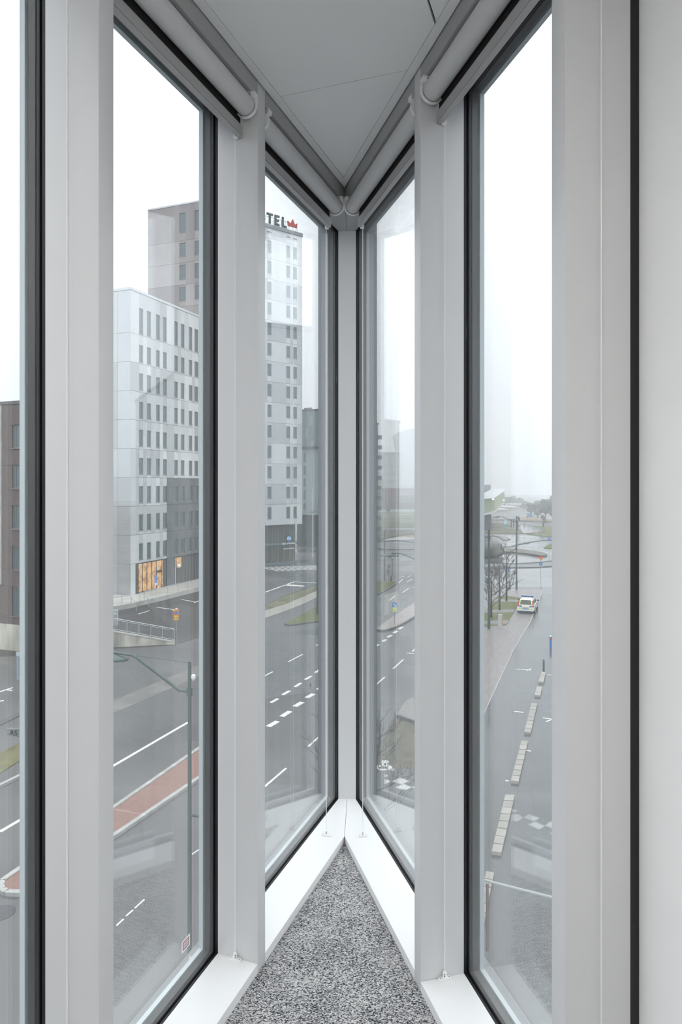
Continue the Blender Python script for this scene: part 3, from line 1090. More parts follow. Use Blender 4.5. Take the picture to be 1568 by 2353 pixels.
# blind gable to the left
def pickL(bi, u):
    return PA[3] if bi <= 2 and u < 0.8 else pick_mat(PA[1:3], (1, 3) if bi < 4 else (3, 1))


LG = 9.0
cols_g = [(1.7, 1.72), (3.6, 3.62), (5.6, 5.62)]
facade(hA, A_O, DN, -DS, LG, [ZG + 0.1] + joints, {}, [(0.9, 0.92), (1.9, 1.92), (2.9, 2.92), (3.9, 3.92), (5, 5.02), (6.4, 6.42)], pickL, 0.14)

# street level: lit shop and dark glazing
z_gl0, z_gl1 = ZG + 0.55, joints[0] - 0.05
dn = -DN
SHOPF = mat('shop_frame', (0.045, 0.047, 0.05), 0.5)


def warm_nodes(nt, b):
    tc = nt.nodes.new('ShaderNodeTexCoord')
    n = nt.nodes.new('ShaderNodeTexNoise')
    n.inputs['Scale'].default_value = 1.3
    n.inputs['Detail'].default_value = 6
    nt.links.new(tc.outputs['Object'], n.inputs['Vector'])
    r = nt.nodes.new('ShaderNodeValToRGB')
    r.color_ramp.elements[0].position = 0.32
    r.color_ramp.elements[1].position = 0.62
    r.color_ramp.elements[0].color = (0.30, 0.13, 0.065, 1)
    r.color_ramp.elements[1].color = (1.0, 0.60, 0.27, 1)
    nt.links.new(n.outputs['Fac'], r.inputs[0])
    b.inputs['Base Color'].default_value = (0.2, 0.12, 0.07, 1)
    nt.links.new(r.outputs[0], b.inputs['Emission Color'])
    b.inputs['Emission Strength'].default_value = 0.85


WARM = ramp_mat('lit_shop_interior', warm_nodes, 0.4)
DIMG = mat('dim_shop_glass', (0.10, 0.105, 0.105), 0.1, spec=0.7)


def fpanel(u0, u1, z0, z1, d0, d1, nm, m, par=None):
    return MB().box(A_O + DS * u0 + dn * d0 + UP * (z0 - A_O.z), DS * (u1 - u0), dn * (d1 - d0), UP * (z1 - z0)).build(nm, m, par or hA)


ua = lambda px: u_at(A_O, DS, px)
fpanel(0.0, ua(311.5), ZG, joints[0] - 0.02, -0.14, 0.0, 'facade_panel', PA[1])
fpanel(ua(311.8), ua(384), z_gl1 + 0.02, joints[0] - 0.02, -0.14, 0.0, 'facade_panel', PA[2])
fpanel(ua(384.2), ua(401.5), ZG, joints[0] - 0.02, -0.14, 0.0, 'facade_panel', PDARK[0])
fpanel(ua(401.7), LA, z_gl1 + 0.02, joints[0] - 0.02, -0.14, 0.0, 'facade_panel', PDARK[1])
fpanel(ua(459), LA, ZG, z_gl1, -0.14, 0.0, 'facade_panel', PDARK[0])
shop = fpanel(ua(312), ua(384), ZG, z_gl1, -0.139, -0.10, 'shopfront', SHOPF)
bars = [312, 319, 328.5, 339, 350, 360.5, 373.5, 377, 384]
for i in range(len(bars) - 1):
    a, b = ua(bars[i]) + 0.10, ua(bars[i + 1]) - 0.06
    if bars[i] == 312:
        fpanel(a, b, z_gl0, z_gl1 - 0.1, -0.099, -0.085, 'pane', DIMG, shop)
    elif bars[i] == 360.5:
        zt = ZG + 2.75
        fpanel(a, b, zt + 0.12, z_gl1 - 0.1, -0.099, -0.085, 'pane', WARM, shop)
        fpanel(a + 0.08, b - 0.05, z_gl0 - 0.15, zt - 0.1, -0.099, -0.080, 'door', WARM, shop)
        fpanel(b - 0.02, b + 0.06, ZG + 1.0, ZG + 2.1, -0.079, -0.03, 'door_handle', GALV, shop)
        fpanel(a - 0.1, b + 0.1, zt - 0.05, zt + 0.06, -0.099, -0.02, 'transom', SHOPF, shop)
        fpanel(a + 0.3, a + 0.62, zt + 0.25, zt + 0.55, -0.084, -0.07, 'house_sign', mat('pale_sign', (0.7, 0.72, 0.66), 0.5), shop)
    elif bars[i] == 377:
        fpanel(a, b, z_gl0, z_gl1 - 0.1, -0.099, -0.085, 'pane', DIMG, shop)
    else:
        fpanel(a, b, z_gl0 + 0.1, z_gl1 - 0.1, -0.099, -0.085, 'pane', WARM, shop)
fpanel(ua(311.6), ua(312.6), ZG, z_gl1, -0.1, 0.01, 'post', SHOPF, shop)
fpanel(ua(356), ua(361), ZG + 1.05, ZG + 2.35, -0.05, -0.02, 'poster', mat('poster_blue', (0.08, 0.30, 0.68), 0.4), shop)
fpanel(ua(356.6), ua(360.4), ZG + 1.05, ZG + 1.35, -0.0195, -0.015, 'poster_print', STW, shop)
shop2 = fpanel(ua(402), ua(459), ZG, z_gl1, -0.139, -0.10, 'shopfront', SHOPF)
bars = [402, 403.5, 406.5, 418.5, 427, 434, 441, 448, 454, 458.5]
for i in range(len(bars) - 1):
    a, b = ua(bars[i]) + 0.07, ua(bars[i + 1]) - 0.05
    if bars[i] == 406.5:
        fpanel(a, b, ZG + 2.8, z_gl1 - 0.1, -0.099, -0.085, 'pane', WARM, shop2)
        fpanel(a, b, z_gl0 - 0.1, ZG + 2.65, -0.099, -0.08, 'door', DIMG, shop2)
        MB().lathe(A_O + DS * (a + 0.25) + dn * 0.05 + UP * 3.0, [(0.05, -0.3), (0.26, -0.15), (0.26, 0.1), (0.08, 0.25)], 12).build('lamp', STW, shop2)
    else:
        fpanel(a, b, z_gl0 + 0.1, z_gl1 - 0.1, -0.099, -0.085, 'pane', WARM if bars[i] == 403.5 else DIMG, shop2)

# terrace with handrails in front of the shop
tf = [gp(250, 1407), gp(300, 1398), gp(385, 1377.5), gp(456, 1359), gp(520, 1343)]
back = [A_O + DS * 20 - DN * 0.02, A_O - DN * 0.02 - DS * 0.1, A_O + DN * 8 - DS * 0.4]
TH = 0.55
ter = MB().prism([xy(p) for p in tf + back], ZG + 0.001, ZG + TH).build('terrace', CONC)
ter['label'] = 'low concrete terrace along the foot of the white hotel'
ter['category'] = 'terrace'


def rail(nm, label, pts, h, posts, n_bal=0, base=0.0, group=None):
    """handrail on posts; pts are foot points"""
    root = empty(nm, pts[0], label, 'railing', group)
    top = [p + UP * h for p in pts]
    MB().tube(top, 0.035, 8).build('handrail', GALV, root)
    MB().tube([p + UP * (h - 0.12) for p in pts], 0.02, 6).build('rail', GALV, root)
    if n_bal:
        MB().tube([p + UP * 0.14 for p in pts], 0.02, 6).build('rail', GALV, root)
    tot = [(pts[i + 1] - pts[i]).length for i in range(len(pts) - 1)]
    L = sum(tot)

    def along(s):
        for i, t in enumerate(tot):
            if s <= t + 1e-6:
                return pts[i].lerp(pts[i + 1], s / t)
            s -= t
        return pts[-1]
    for i in range(posts):
        p = along(L * i / (posts - 1))
        MB().tube([p, p + UP * h], 0.03, 6).build('post', GALV, root)
    for i in range(n_bal):
        p = along(L * (i + 0.5) / n_bal)
        MB().tube([p + UP * 0.14, p + UP * (h - 0.12)], 0.009, 4).build('baluster', GALV, root)
    return root


off = DN * 0.25 + UP * TH
rail('handrail', 'long galvanised handrail on the concrete terrace of the white hotel', [gp(336, 1390) + off, gp(385, 1377.5) + off, gp(456, 1359) + off, gp(520, 1343) + off], 1.0, 9, group='handrails of the hotel terrace')
g1, g2 = gp(342, 1389) + UP * 0.03, gp(323, 1389) + UP * TH
rail('stair_rail', 'short sloping stair rail at the near end of the terrace handrail', [gp(341, 1394) + UP * 0.0, gp(322, 1391) + UP * TH], 0.95, 2, group='handrails of the hotel terrace')
rail('stair_rail', 'bent stair rail left of the terrace below the blind hotel gable', [gp(314, 1404), gp(296, 1397) + UP * TH, gp(262, 1402) + UP * TH, gp(250, 1404) + UP * TH], 0.95, 4, group='handrails of the hotel terrace')

# retaining wall of the ramp with its mesh railing
w0, w1 = gp(236, 1489), gp(402, 1481)
wd = (w1 - w0).normalized()
wn_ = Vector((-wd.y, wd.x, 0))
rw = empty('retaining_wall', w0, 'stained concrete ramp wall that tapers away under the mesh railing', 'wall')
mb = MB()
hs0, hs1 = 1.52, 0.16
pts = [w0, w1, w1 + UP * hs1, w0 + UP * hs0]
mb.slab(pts, wn_ * 0.25)
mb.build('wall_body', CONCD, rw)
mb = MB()
mb.slab([w0 + UP * (hs0 + .002) - wn_ * 0.04, w1 + UP * (hs1 + .002) - wn_ * 0.04, w1 + UP * (hs1 + 0.09) - wn_ * 0.04, w0 + UP * (hs0 + 0.09) - wn_ * 0.04], wn_ * 0.33)
mb.build('coping', CONC, rw)
rail('mesh_railing', 'galvanised railing with thin balusters on top of the ramp wall', [w0 + UP * (hs0 + 0.09) + wn_ * 0.12, w1 + UP * (hs1 + 0.09) + wn_ * 0.12 - wd * 0.05], 1.08, 7, 66)

# ------------------------------------------------------------------ dark tower behind the hotel
T_L = Vector((xat(340, 112), 112, ZG))
tu = (-DN)
tw = empty('tower_building', T_L, 'tall taupe tower rising behind the white hotel roof', 'building')
zt = zat(481, 112)
LT = 13.0
MB().prism([xy(T_L + DS * 0.14 + tu * 0.1), xy(T_L + tu * LT + DS * 0.14), xy(T_L + tu * LT + DS * 6), xy(T_L + tu * 0.1 + DS * 6)], ZG, zt - 0.3).build('wall', CORE, tw)
MB().prism([xy(T_L - DS * 0.05), xy(T_L + tu * LT - DS * 0.05), xy(T_L + tu * LT + DS * 6), xy(T_L + DS * 6)], zt - 0.25, zt).build('roof', mat('roof_edge', (0.6, 0.6, 0.6)), tw)
tcols = [(u_at(T_L, tu, a), u_at(T_L, tu, b)) for a, b in ((412.5, 427), (448, 462.5))]
Yc = T_L.y + tu.y * tcols[0][0]
trp = [(692, 660), (643, 610), (591, 559), (535, 490)]
trz = [(zat(a, Yc), zat(b, Yc)) for a, b in trp]
tj = [trz[0][0] - 0.95 + i * (trz[2][0] - trz[0][0]) / 2 for i in range(4)] + [zt - 0.27]
low = tj[0]
tj = [low - 3.5 * k for k in range(6, 0, -1)] + tj
TP = [mat('panel_taupe', (0.315, 0.285, 0.28), 0.6, var=0.05, vscale=0.7), mat('panel_taupe_light', (0.37, 0.34, 0.335), 0.6, var=0.05, vscale=0.7), mat('panel_taupe_dark', (0.265, 0.24, 0.24), 0.6, var=0.05, vscale=0.7)]
facade(tw, T_L, tu, -DS, LT, tj, {6 + i: r for i, r in enumerate(trz)}, tcols, lambda bi, u: pick_mat(TP, (3, 3, 2)), 0.14)
facade(tw, T_L + DS * 5.9, -DS, DN, 5.9, tj, {}, [(2, 2.02), (4, 4.02)], lambda bi, u: pick_mat(TP, (3, 3, 2)), 0.14)

# ------------------------------------------------------------------ hotel tower with the roof sign
B_R = Vector((xat(695, 121.9), 121.9, ZG))
bu = Vector((-0.778, -0.629, 0)).normalized()         # to the left along the face
bn = Vector((0.629, -0.778, 0)).normalized()          # out of the face
if bn.dot(Vector((0, -1, 0))) < 0:
    bn = -bn
zbt = zat(541, 121.9)
hB = empty('hotel_tower', B_R, 'white hotel tower carrying HOTEL letters and a red crown on its roof', 'building')
LB = 12.3
zb0 = zat(1204, 121.9)
MB().prism([xy(B_R - bn * 0.14 + bu * 0.14), xy(B_R + bu * LB - bn * 0.14), xy(B_R + bu * LB - bn * 16), xy(B_R - bn * 16 + bu * 0.14)], zb0, zbt - 0.3).build('wall', CORE, hB)
MB().prism([xy(B_R - bu * 0.1 + bn * 0.05), xy(B_R + bu * LB + bn * 0.05), xy(B_R + bu * LB - bn * 16), xy(B_R - bu * 0.1 - bn * 16)], zbt - 0.25, zbt + 0.35).build('roof', mat('roof_edge_grey', (0.36, 0.385, 0.39), 0.6), hB)
bc = [(u_at(B_R, bu, b), u_at(B_R, bu, a)) for a, b in ((674.5, 682.5), (658.5, 667), (615, 624))]
st_ = bc[2][0] - bc[0][0]
bc += [(bc[1][0] + st_, bc[1][1] + st_), (bc[2][0] + st_ * 0.86, bc[2][1] + st_ * .86)]
bc = [c for c in bc if c[1] < LB - 0.5]
bc.sort()
Yb = B_R.y + bu.y * bc[1][0]
h46 = 46.05 * Yb / 1568
zr0 = zat(1191, Yb)
brow = {}
bj = [zb0 + 0.01]
for i in range(14):
    za = zr0 + i * h46
    bj.append(za + h46 * 0.80 - 0.55 + 0.55 if False else za + 2.05 + 0.45)
    brow[i] = (za, za + 2.05)
bj = [b for b in bj if b < zbt - 1.5]
brow = {i: r for i, r in brow.items() if i < len(bj) - 1}
bj.append(zbt - 0.27)
brow[len(bj) - 2] = (bj[-2] + 1.0, min(bj[-1] - 0.6, bj[-2] + 4.2))
PB = [mat('tower_panel_white', (0.62, 0.63, 0.635), 0.55, var=0.03, vscale=.7), mat('tower_panel_light', (0.54, 0.555, 0.565), 0.55, var=0.03, vscale=.7), mat('tower_panel_mid', (0.455, 0.47, 0.48), 0.55, var=0.03, vscale=.7)]
facade(hB, B_R, bu, bn, LB, bj, brow, bc, lambda bi, u: pick_mat(PB, (3, 4, 3)), 0.14)
facade(hB, B_R - bn * 15.9, bn, -bu, 15.9, bj, {}, [(2, 2.02), (5, 5.02), (8, 8.02), (11, 11.02)], lambda bi, u: pick_mat(PB, (3, 4, 3)), 0.14)
# glazed ground floor set back under the tower
LOB = mat('lobby_glass', (0.085, 0.08, 0.065), 0.12, spec=0.7, var=0.35, vscale=0.35)
gf = [B_R - bn * 1.2 + bu * 0.8, B_R + bu * LB - bn * 1.2, B_R + bu * LB - bn * 14, B_R - bn * 14 + bu * 0.8]
lob = MB().prism([xy(p) for p in gf], ZG, zb0 - 0.02).build('lobby', LOB, hB)
for i in range(16):
    p = B_R + bu * (0.8 + i * 1.22) - bn * 1.195
    MB().box(p + UP * 0.0, bu * (0.24 if i in (6, 10) else 0.09), bn * 0.12, UP * (zb0 - 0.03 - ZG)).build('mullion', mat('lobby_mullion', (0.20, 0.23, 0.21), 0.5) if i not in (6, 10) else mat('lobby_column', (0.42, 0.45, 0.42), 0.6), lob)
for z0, z1 in ((zat(1252, Yb) - ZG, zat(1247, Yb) - ZG), (0.0, 0.35)):
    MB().box(B_R + bu * 0.6 - bn * 1.05 + UP * z0, bu * (LB - 1), bn * 0.3, UP * (z1 - z0)).build('canopy_band', mat('canopy_teal', (0.12, 0.17, 0.18), 0.4), lob)
# entrance sign
sc_ = B_R + bu * u_at(B_R, bu, 668.5) - bn * 0.6
rgt = -bu
up_ = bn.cross(rgt)
LOGOB = mat('logo_blue', (0.02, 0.27, 0.70), 0.4)
mb = MB()
pts = []
zc = zat(1237.5, sc_.y)
for q in range(28):
    th = 2 * math.pi * q / 28
    pts.append(sc_ + rgt * 0.46 * math.cos(th) + UP * (zc - ZG + 0.46 * math.sin(th)))
mb.slab(pts, bn * 0.08)
disc = mb.build('logo_disc', LOGOB, hB)
mb = MB()
pts = []
for q in range(14):
    th = math.radians(150 - 120 * q / 13)
    pts.append((0.33 * math.cos(th), 0.40 * math.sin(th)))
MB().box(sc_ + rgt * -0.40 + UP * (zc - ZG - 0.13) + bn * 0.081, rgt * 0.82, bn * 0.01, UP * 0.27).build('logo_band', STW, disc)
MB().box(sc_ + rgt * -0.30 + UP * (zc - ZG + 0.20) + bn * 0.081, rgt * 0.34, bn * 0.01, UP * 0.16).build('logo_spot', mat('logo_sky', (0.45, 0.72, 0.85), 0.4), disc)
text_mb('BW', 0.24, rgt, bn, sc_ + UP * (zc - ZG) + bn * 0.095, 0.01).build('lettering', LOGOB, disc)
text_mb('Best Western', 0.52, rgt, bn, sc_ + UP * (zat(1248.5, sc_.y) - ZG) + bn * 0.05, 0.06).build('lettering', STW, hB)
text_mb('MALMÖ ARENA', 0.34, rgt, bn, sc_ + UP * (zat(1260.5, sc_.y) - ZG) + bn * 0.05, 0.06).build('lettering', STW, hB)
# roof sign: letters on a light frame, crown at the end
SIGNL = mat('sign_letter_grey', (0.085, 0.115, 0.115), 0.5)
so = B_R - bn * 0.5
frame = MB()
zs = zbt + 0.36


def us(px):
    return u_at(so, bu, px)


zl0, zl1 = zs + 0.25, zs + 2.05
frame.tube([so + bu * us(683) + UP * (zl0 - 0.05 - ZG), so + bu * us(563) + UP * (zl0 - 0.05 - ZG)], 0.04, 6)
frame.tube([so + bu * us(683) + UP * (zl0 + 1.25 - ZG) - bn * 0.1, so + bu * us(563) + UP * (zl0 + 1.25 - ZG) - bn * 0.1], 0.03, 6)
for px in range(566, 684, 9):
    b0 = so + bu * us(px)
    frame.tube([b0 + UP * (zbt + 0.34 - ZG), b0 + UP * (zl0 + 1.25 - ZG)], 0.03, 5)
    frame.tube([b0 - bn * 1.0 + UP * (zbt + 0.34 - ZG), b0 + UP * (zl0 + 0.9 - ZG)], 0.025, 5)
frm = frame.build('sign_frame', POLEL, hB)


def letter(ch, px0, px1):
    a, b = us(px0), us(px1)
    w = a - b
    base = so + bu * a + bn * 0.06
    t = 0.36
    H = zl1 - zl0
    mb = MB()

    def bar(x0, x1, y0, y1):
        mb.box(base + rgt * x0 + UP * (zl0 - ZG + y0), rgt * (x1 - x0), bn * 0.22, UP * (y1 - y0))
    if ch == 'T':
        bar(0, w, H - t, H)
        bar(w / 2 - t / 2, w / 2 + t / 2, 0, H - t)
    elif ch == 'E':
        bar(0, t, 0, H)
        bar(t, w, H - t, H)
        bar(t, w * 0.9, H / 2 - t / 2, H / 2 + t / 2)
        bar(t, w, 0, t)
    elif ch == 'L':
        bar(0, t, 0, H)
        bar(t, w, 0, t)
    elif ch == 'H':
        bar(0, t, 0, H)
        bar(w - t, w, 0, H)
        bar(t, w - t, H / 2 - t / 2, H / 2 + t / 2)
    elif ch == 'O':
        N = 24
        vs, fs = [], []
        for q in range(N):
            th = 2 * math.pi * q / N
            for r in (1.0, 0.62):
                for d in (0, 0.22):
                    vs.append(base + rgt * (w / 2 + w / 2 * r * math.cos(th)) + UP * (zl0 - ZG + H / 2 + H / 2 * r * math.sin(th)) + bn * d)
        for q in range(N):
            i, j = q * 4, ((q + 1) % N) * 4
            for a_, b_ in ((0, 1), (1, 3), (3, 2), (2, 0)):
                fs.append((i + a_, i + b_, j + b_, j + a_))
        mb.add(vs, fs)
    mb.build('letter', SIGNL, frm)


for ch, a, b in (('H', 566, 580), ('O', 588, 604), ('T', 612, 626), ('E', 630, 641), ('L', 647, 658)):
    letter(ch, a, b)
cw0, cw1 = us(660.5), us(681)
cb = so + bu * cw0 + bn * 0.06
W_ = cw0 - cw1
prof = [(0.0, 0.0), (1.0, 0.0), (1.02, 0.62), (0.76, 0.36), (0.52, 1.0), (0.30, 0.34), (-0.04, 0.62)]
mb = MB()
mb.slab([cb + rgt * (W_ * x) + UP * (zl0 - ZG + 0.55 + 1.35 * y) for x, y in prof], bn * 0.25)
mb.build('crown', mat('crown_red', (0.52, 0.09, 0.07), 0.5), frm)

# ------------------------------------------------------------------ brown brick building at the far left
def brick_nodes(nt, b):
    tc = nt.nodes.new('ShaderNodeTexCoord')
    mp = nt.nodes.new('ShaderNodeMapping')
    mp.inputs['Rotation'].default_value = (math.pi / 2, 0, 0)
    br = nt.nodes.new('ShaderNodeTexBrick')
    br.inputs['Scale'].default_value = 3.4
    br.inputs['Color1'].default_value = (0.155, 0.118, 0.108, 1)
    br.inputs['Color2'].default_value = (0.105, 0.08, 0.075, 1)
    br.inputs['Mortar'].default_value = (0.19, 0.17, 0.165, 1)
    br.inputs['Mortar Size'].default_value = 0.02
    nt.links.new(tc.outputs['Object'], mp.inputs[0])
    nt.links.new(mp.outputs[0], br.inputs['Vector'])
    nt.links.new(br.outputs['Color'], b.inputs['Base Color'])
    bp = nt.nodes.new('ShaderNodeBump')
    bp.inputs['Strength'].default_value = 0.5
    bp.invert = True
    nt.links.new(br.outputs['Fac'], bp.inputs['Height'])
    nt.links.new(bp.outputs[0], b.inputs['Normal'])


BRICK = ramp_mat('brown_brick', brick_nodes, 0.85)
K_O = Vector((xat(20, 57.6), 57.6, ZG))
ku, kn = -DN, -DS
kb = empty('brick_building', K_O, 'brown brick building on a concrete base, seen at the left edge', 'building')
kz = zat(922, 57.6)
kp = zat(1434, 57.6)


def kpanel(u0, u1, z0, z1, d0, d1, nm, m, par=None):
    return MB().box(K_O + ku * u0 + kn * d0 + UP * (z0 - ZG), ku * (u1 - u0), kn * (d1 - d0), UP * (z1 - z0)).build(nm, m, par or kb)


uk = lambda px: u_at(K_O, ku, px)
u0k, u1k = -14.0, u_at(K_O, ku, 92)
kpanel(u0k, u1k, ZG, kz - 0.3, -4, -0.16, 'wall_core', BRICK)
kpanel(u0k - 0.1, u1k + 0.1, ZG, kp, -4, 0.06, 'plinth', CONCD)
kpanel(u0k - 0.1, u1k + 0.1, kz - 0.28, kz, -4.1, 0.06, 'roof_edge', mat('dark_coping', (0.12, 0.12, 0.12), 0.5))
kpanel(uk(-12), uk(4.5), zat(1344, 57.6), kz - 0.3, -0.155, 0.10, 'concrete_pier', CONC)
wz = [(zat(1414, 57.6), zat(1347.5, 57.6)), (zat(1308, 57.6), zat(1255.5, 57.6)), (zat(1214.5, 57.6), zat(1161.5, 57.6)), (zat(1122, 57.6), zat(1069, 57.6)), (zat(1030, 57.6), zat(977, 57.6))]
win_u = [(uk(27.5), uk(27.5) + 1.75), (uk(-110), uk(-110) + 1.75), (uk(-60), uk(-60) + 1.75)]
win_u.sort()
zprev = kp
for zi, (za, zb) in enumerate(wz):
    cur = uk(4.5) if False else u0k
    kpanel(u0k, u1k, zprev + 0.01, za, -0.158, 0.0, 'brick_band', BRICK)
    for c0, c1 in win_u + [(u1k, u1k)]:
        if c0 - cur > 0.05:
            kpanel(cur, c0, za + 0.01, zb, -0.158, -0.012, 'brick_pier', BRICK)
        if c1 > c0:
            fr = MB()
            bp = K_O + kn * -0.155
            t = 0.08
            for (p0, p1, q0, q1) in ((c0, c0 + t, za, zb), (c1 - t, c1, za, zb), (c0 + t, c1 - t, za, za + t), (c0 + t, c1 - t, zb - t, zb), (c0 + 0.3, c0 + 0.36, za + t, zb - t)):
                fr.box(bp + ku * p0 + UP * (q0 - ZG), ku * (p1 - p0), kn * 0.05, UP * (q1 - q0))
            fr.box(bp + ku * (c0 - 0.15) + UP * (za - 0.09 - ZG), ku * (c1 - c0 + 0.3), kn * 0.24, UP * 0.09)
            w = fr.build('window', mat('brown_frame', (0.18, 0.175, 0.17), 0.5), kb)
            MB().box(bp + ku * (c0 + t) + UP * (za + t - ZG), ku * (c1 - c0 - 2 * t), kn * 0.02, UP * (zb - za - 2 * t)).build('pane', PANE, w)
        cur = c1
    zprev = zb
kpanel(u0k, u1k, zprev + 0.01, kz - 0.3, -0.158, 0.0, 'brick_band', BRICK)

# steel gate in front of it
g0 = gp(38, 1562)
gt = empty('steel_gate', g0, 'blue grey steel gate frame on the asphalt before the brick building', 'gate')
gd = -DN
for i, (a, h, w) in enumerate(((0, 2.0, .16), (0.16, 1.72, .05), (0.75, 1.72, .05), (1.35, 1.72, .05), (2.9, 1.9, .14))):
    MB().box(g0 + gd * a, gd * w, DS * w, UP * h).build('post', mat('gate_steel', (0.26, 0.31, 0.34), 0.5), gt)
for z in (0.12, 1.62):
    MB().box(g0 + gd * 0.21 + UP * z, gd * 2.69, DS * 0.05, UP * 0.08).build('rail', MATS['gate_steel'], gt)
for i in range(18):
    MB().box(g0 + gd * (0.27 + 0.145 * i) + DS * 0.015 + UP * 0.2, gd * 0.02, DS * 0.02, UP * 1.42).build('bar', MATS['gate_steel'], gt)
MB().box(g0 + UP * 1.72 - gd * 0.02 - DS * 0.02, gd * 0.2, DS * 0.2, UP * 0.28).build('lock_box', mat('gate_box', (0.5, 0.55, 0.58), 0.5), gt)

# slatted sign board by the verge
Ys = 31.5
sp = gp(50, 1113 + HG * 1568 / Ys)
sb = empty('slatted_sign', sp, 'grey slatted board with dark characters on a post by the verge', 'sign')
MB().tube([sp, sp + UP * (zat(1668, Ys) - ZG)], 0.07, 10).build('post', POLEL, sb)
bz0, bz1 = zat(1692, Ys), zat(1671.5, Ys)
sd = Vector((0.985, -0.17, 0)).normalized()
sn = Vector((-0.17, -0.985, 0)).normalized()
b0 = Vector((xat(17.5, Ys), Ys - 0.05, 0))
bl = xat(44, Ys) - xat(17.5, Ys)
for i in range(5):
    h = (bz1 - bz0) / 5
    MB().box(b0 + UP * (bz0 + i * h + 0.008), sd * bl, sn * (0.03 if i % 2 else 0.04), UP * (h - 0.016)).build('slat', mat('slat_grey', (0.25, 0.275, 0.26), 0.5), sb)
MB().box(b0 + sd * (bl - 0.02) + UP * bz0, sd * 0.2, -sn * 0.04, UP * (bz1 - bz0)).build('bracket', POLEL, sb)
text_mb('AS', 0.36, sd, sn, b0 + sd * (bl * 0.66) + UP * (bz0 + bz1) / 2 + sn * 0.05, 0.012).build('lettering', mat('dark_lettering', (0.03, 0.03, 0.035), 0.5), sb)


# ------------------------------------------------------------------ street lamps
def lamp(px, Y, label, adir, hgt=9.7, upper=2.7, lower=True, group='street lamps', r=0.075, stay=True, camera_box=False):
    base = Vector((xat(px, Y), Y, ZG))
    root = empty('street_lamp', base, label, 'street lamp', group)
    ad = Vector((adir[0], adir[1], 0)).normalized()
    mb = MB()
    mb.tube([base, base + UP * 0.9, base + UP * 1.0, base + UP * (hgt - 1.2), base + UP * hgt], [r * 1.25, r * 1.25, r, r * 0.78, r * 0.72], 12)
    mb.build('pole', POLE, root)
    za = hgt - 0.73
    j = base + UP * za
    tip = base + ad * (upper - 0.55) + UP * (hgt + 0.02)
    end = base + ad * upper + UP * (hgt + 0.05)
    mb = MB()
    mb.tube([j, j + ad * 0.28 + UP * 0.01, tip - ad * 0.1 - UP * 0.04, tip, end], [0.042, 0.042, 0.036, 0.034, 0.03], 8)
    arm = mb.build('arm', POLE, root)
    MB().tube([j - UP * 0.1, j + UP * 0.1], r * 1.25, 10).build('collar', POLE, root)
    if stay:
        MB().tube([base + UP * (hgt - 0.04), tip], 0.008, 5).build('stay_wire', POLE, root)
    # flat luminaire hung under the tip
    c = base + ad * (upper + 0.12) + UP * (hgt - 0.10)
    sd_ = Vector((-ad.y, ad.x, 0))
    vs, fs = [], []
    prof = [(0.0, 0.14), (0.16, 0.12), (0.42, 0.05), (0.48, 0.0), (0.46, -0.03), (0.0, -0.05)]
    N = 16
    for rr, z in prof:
        for q in range(N):
            th = 2 * math.pi * q / N
            vs.append(c + ad * (rr * 1.15 * math.cos(th)) + sd_ * (rr * 0.6 * math.sin(th)) + UP * z)
    for i in range(len(prof) - 1):
        for q in range(N):
            a_, b_ = i * N + q, i * N + (q + 1) % N
            fs.append((a_, b_, b_ + N, a_ + N))
    mb = MB().add(vs, fs)
    lum = mb.build('luminaire', POLE, root, smooth=True)
    mb = MB()
    mb.lathe(c + UP * -0.14, [(0.06, 0), (0.12, 0.06), (0.13, 0.09)], 12)
    mb.build('lens', mat('lamp_lens', (0.6, 0.63, 0.62), 0.2), lum)
    if lower:
        zl = 6.05
        mb = MB()
        mb.tube([base + UP * zl, base - ad * 0.35 + UP * (zl + 0.02), base - ad * 1.25 + UP * zl], 0.03, 8)
        mb.build('lower_arm', POLE, root)
        mb = MB()
        c2 = base - ad * 1.45 + UP * (zl - 0.02)
        mb.slab([c2 + ad * a + sd_ * b for a, b in ((0.3, 0.08), (0.2, 0.14), (-0.3, 0.12), (-0.36, 0), (-0.3, -0.12), (0.2, -0.14), (0.3, -0.08))], UP * 0.09)
        mb.build('lower_luminaire', POLE, root)
    if camera_box:
        MB().lathe(base + ad * -0.10 + UP * (hgt - 0.36), [(0.03, -0.09), (0.055, -0.035), (0.052, 0.03), (0.02, 0.055)], 12).build('sensor', WPOLE, root)
    return root


lamp(436, 16.4, 'tall green grey street lamp by the left street, nearest of the lamps', (-0.93, 0.30), 9.75, 2.15, True, r=0.058, camera_box=True)
lamp(1187.5, 90.7, 'tall dark street lamp rising behind the parked police car', (-0.98, -0.2), 9.75, 2.75, True, r=0.11)
lamp(1124, 66.1, 'dark street lamp on the promenade beside the lawn plot', (-0.98, -0.2), 9.6, 2.6, True, r=0.115)
lamp(1003, 38.5, 'street lamp whose long arm reaches over the junction right of the corner post', (-0.99, -0.1), 10.1, 2.55, False, r=0.07)
lamp(730.5, 73.0, 'dark teal street lamp on the grass verge left of the corner post', (0.98, -0.2), 9.4, 1.2, False, r=0.11, stay=False)
lamp(884, 98.9, 'slim street lamp on the lawn corner at the junction', (-0.98, 0.1), 7.4, 1.2, False, r=0.10, stay=False)
lamp(747, 118, 'thin grey street lamp before the teal grey block', (-0.97, -0.2), 9.3, 2.0, False, r=0.07, stay=False)
lamp(862, 111, 'short lamp post with a flat head at the far junction kerb', (0.99, 0.0), 3.6, 1.0, False, r=0.06, stay=False)

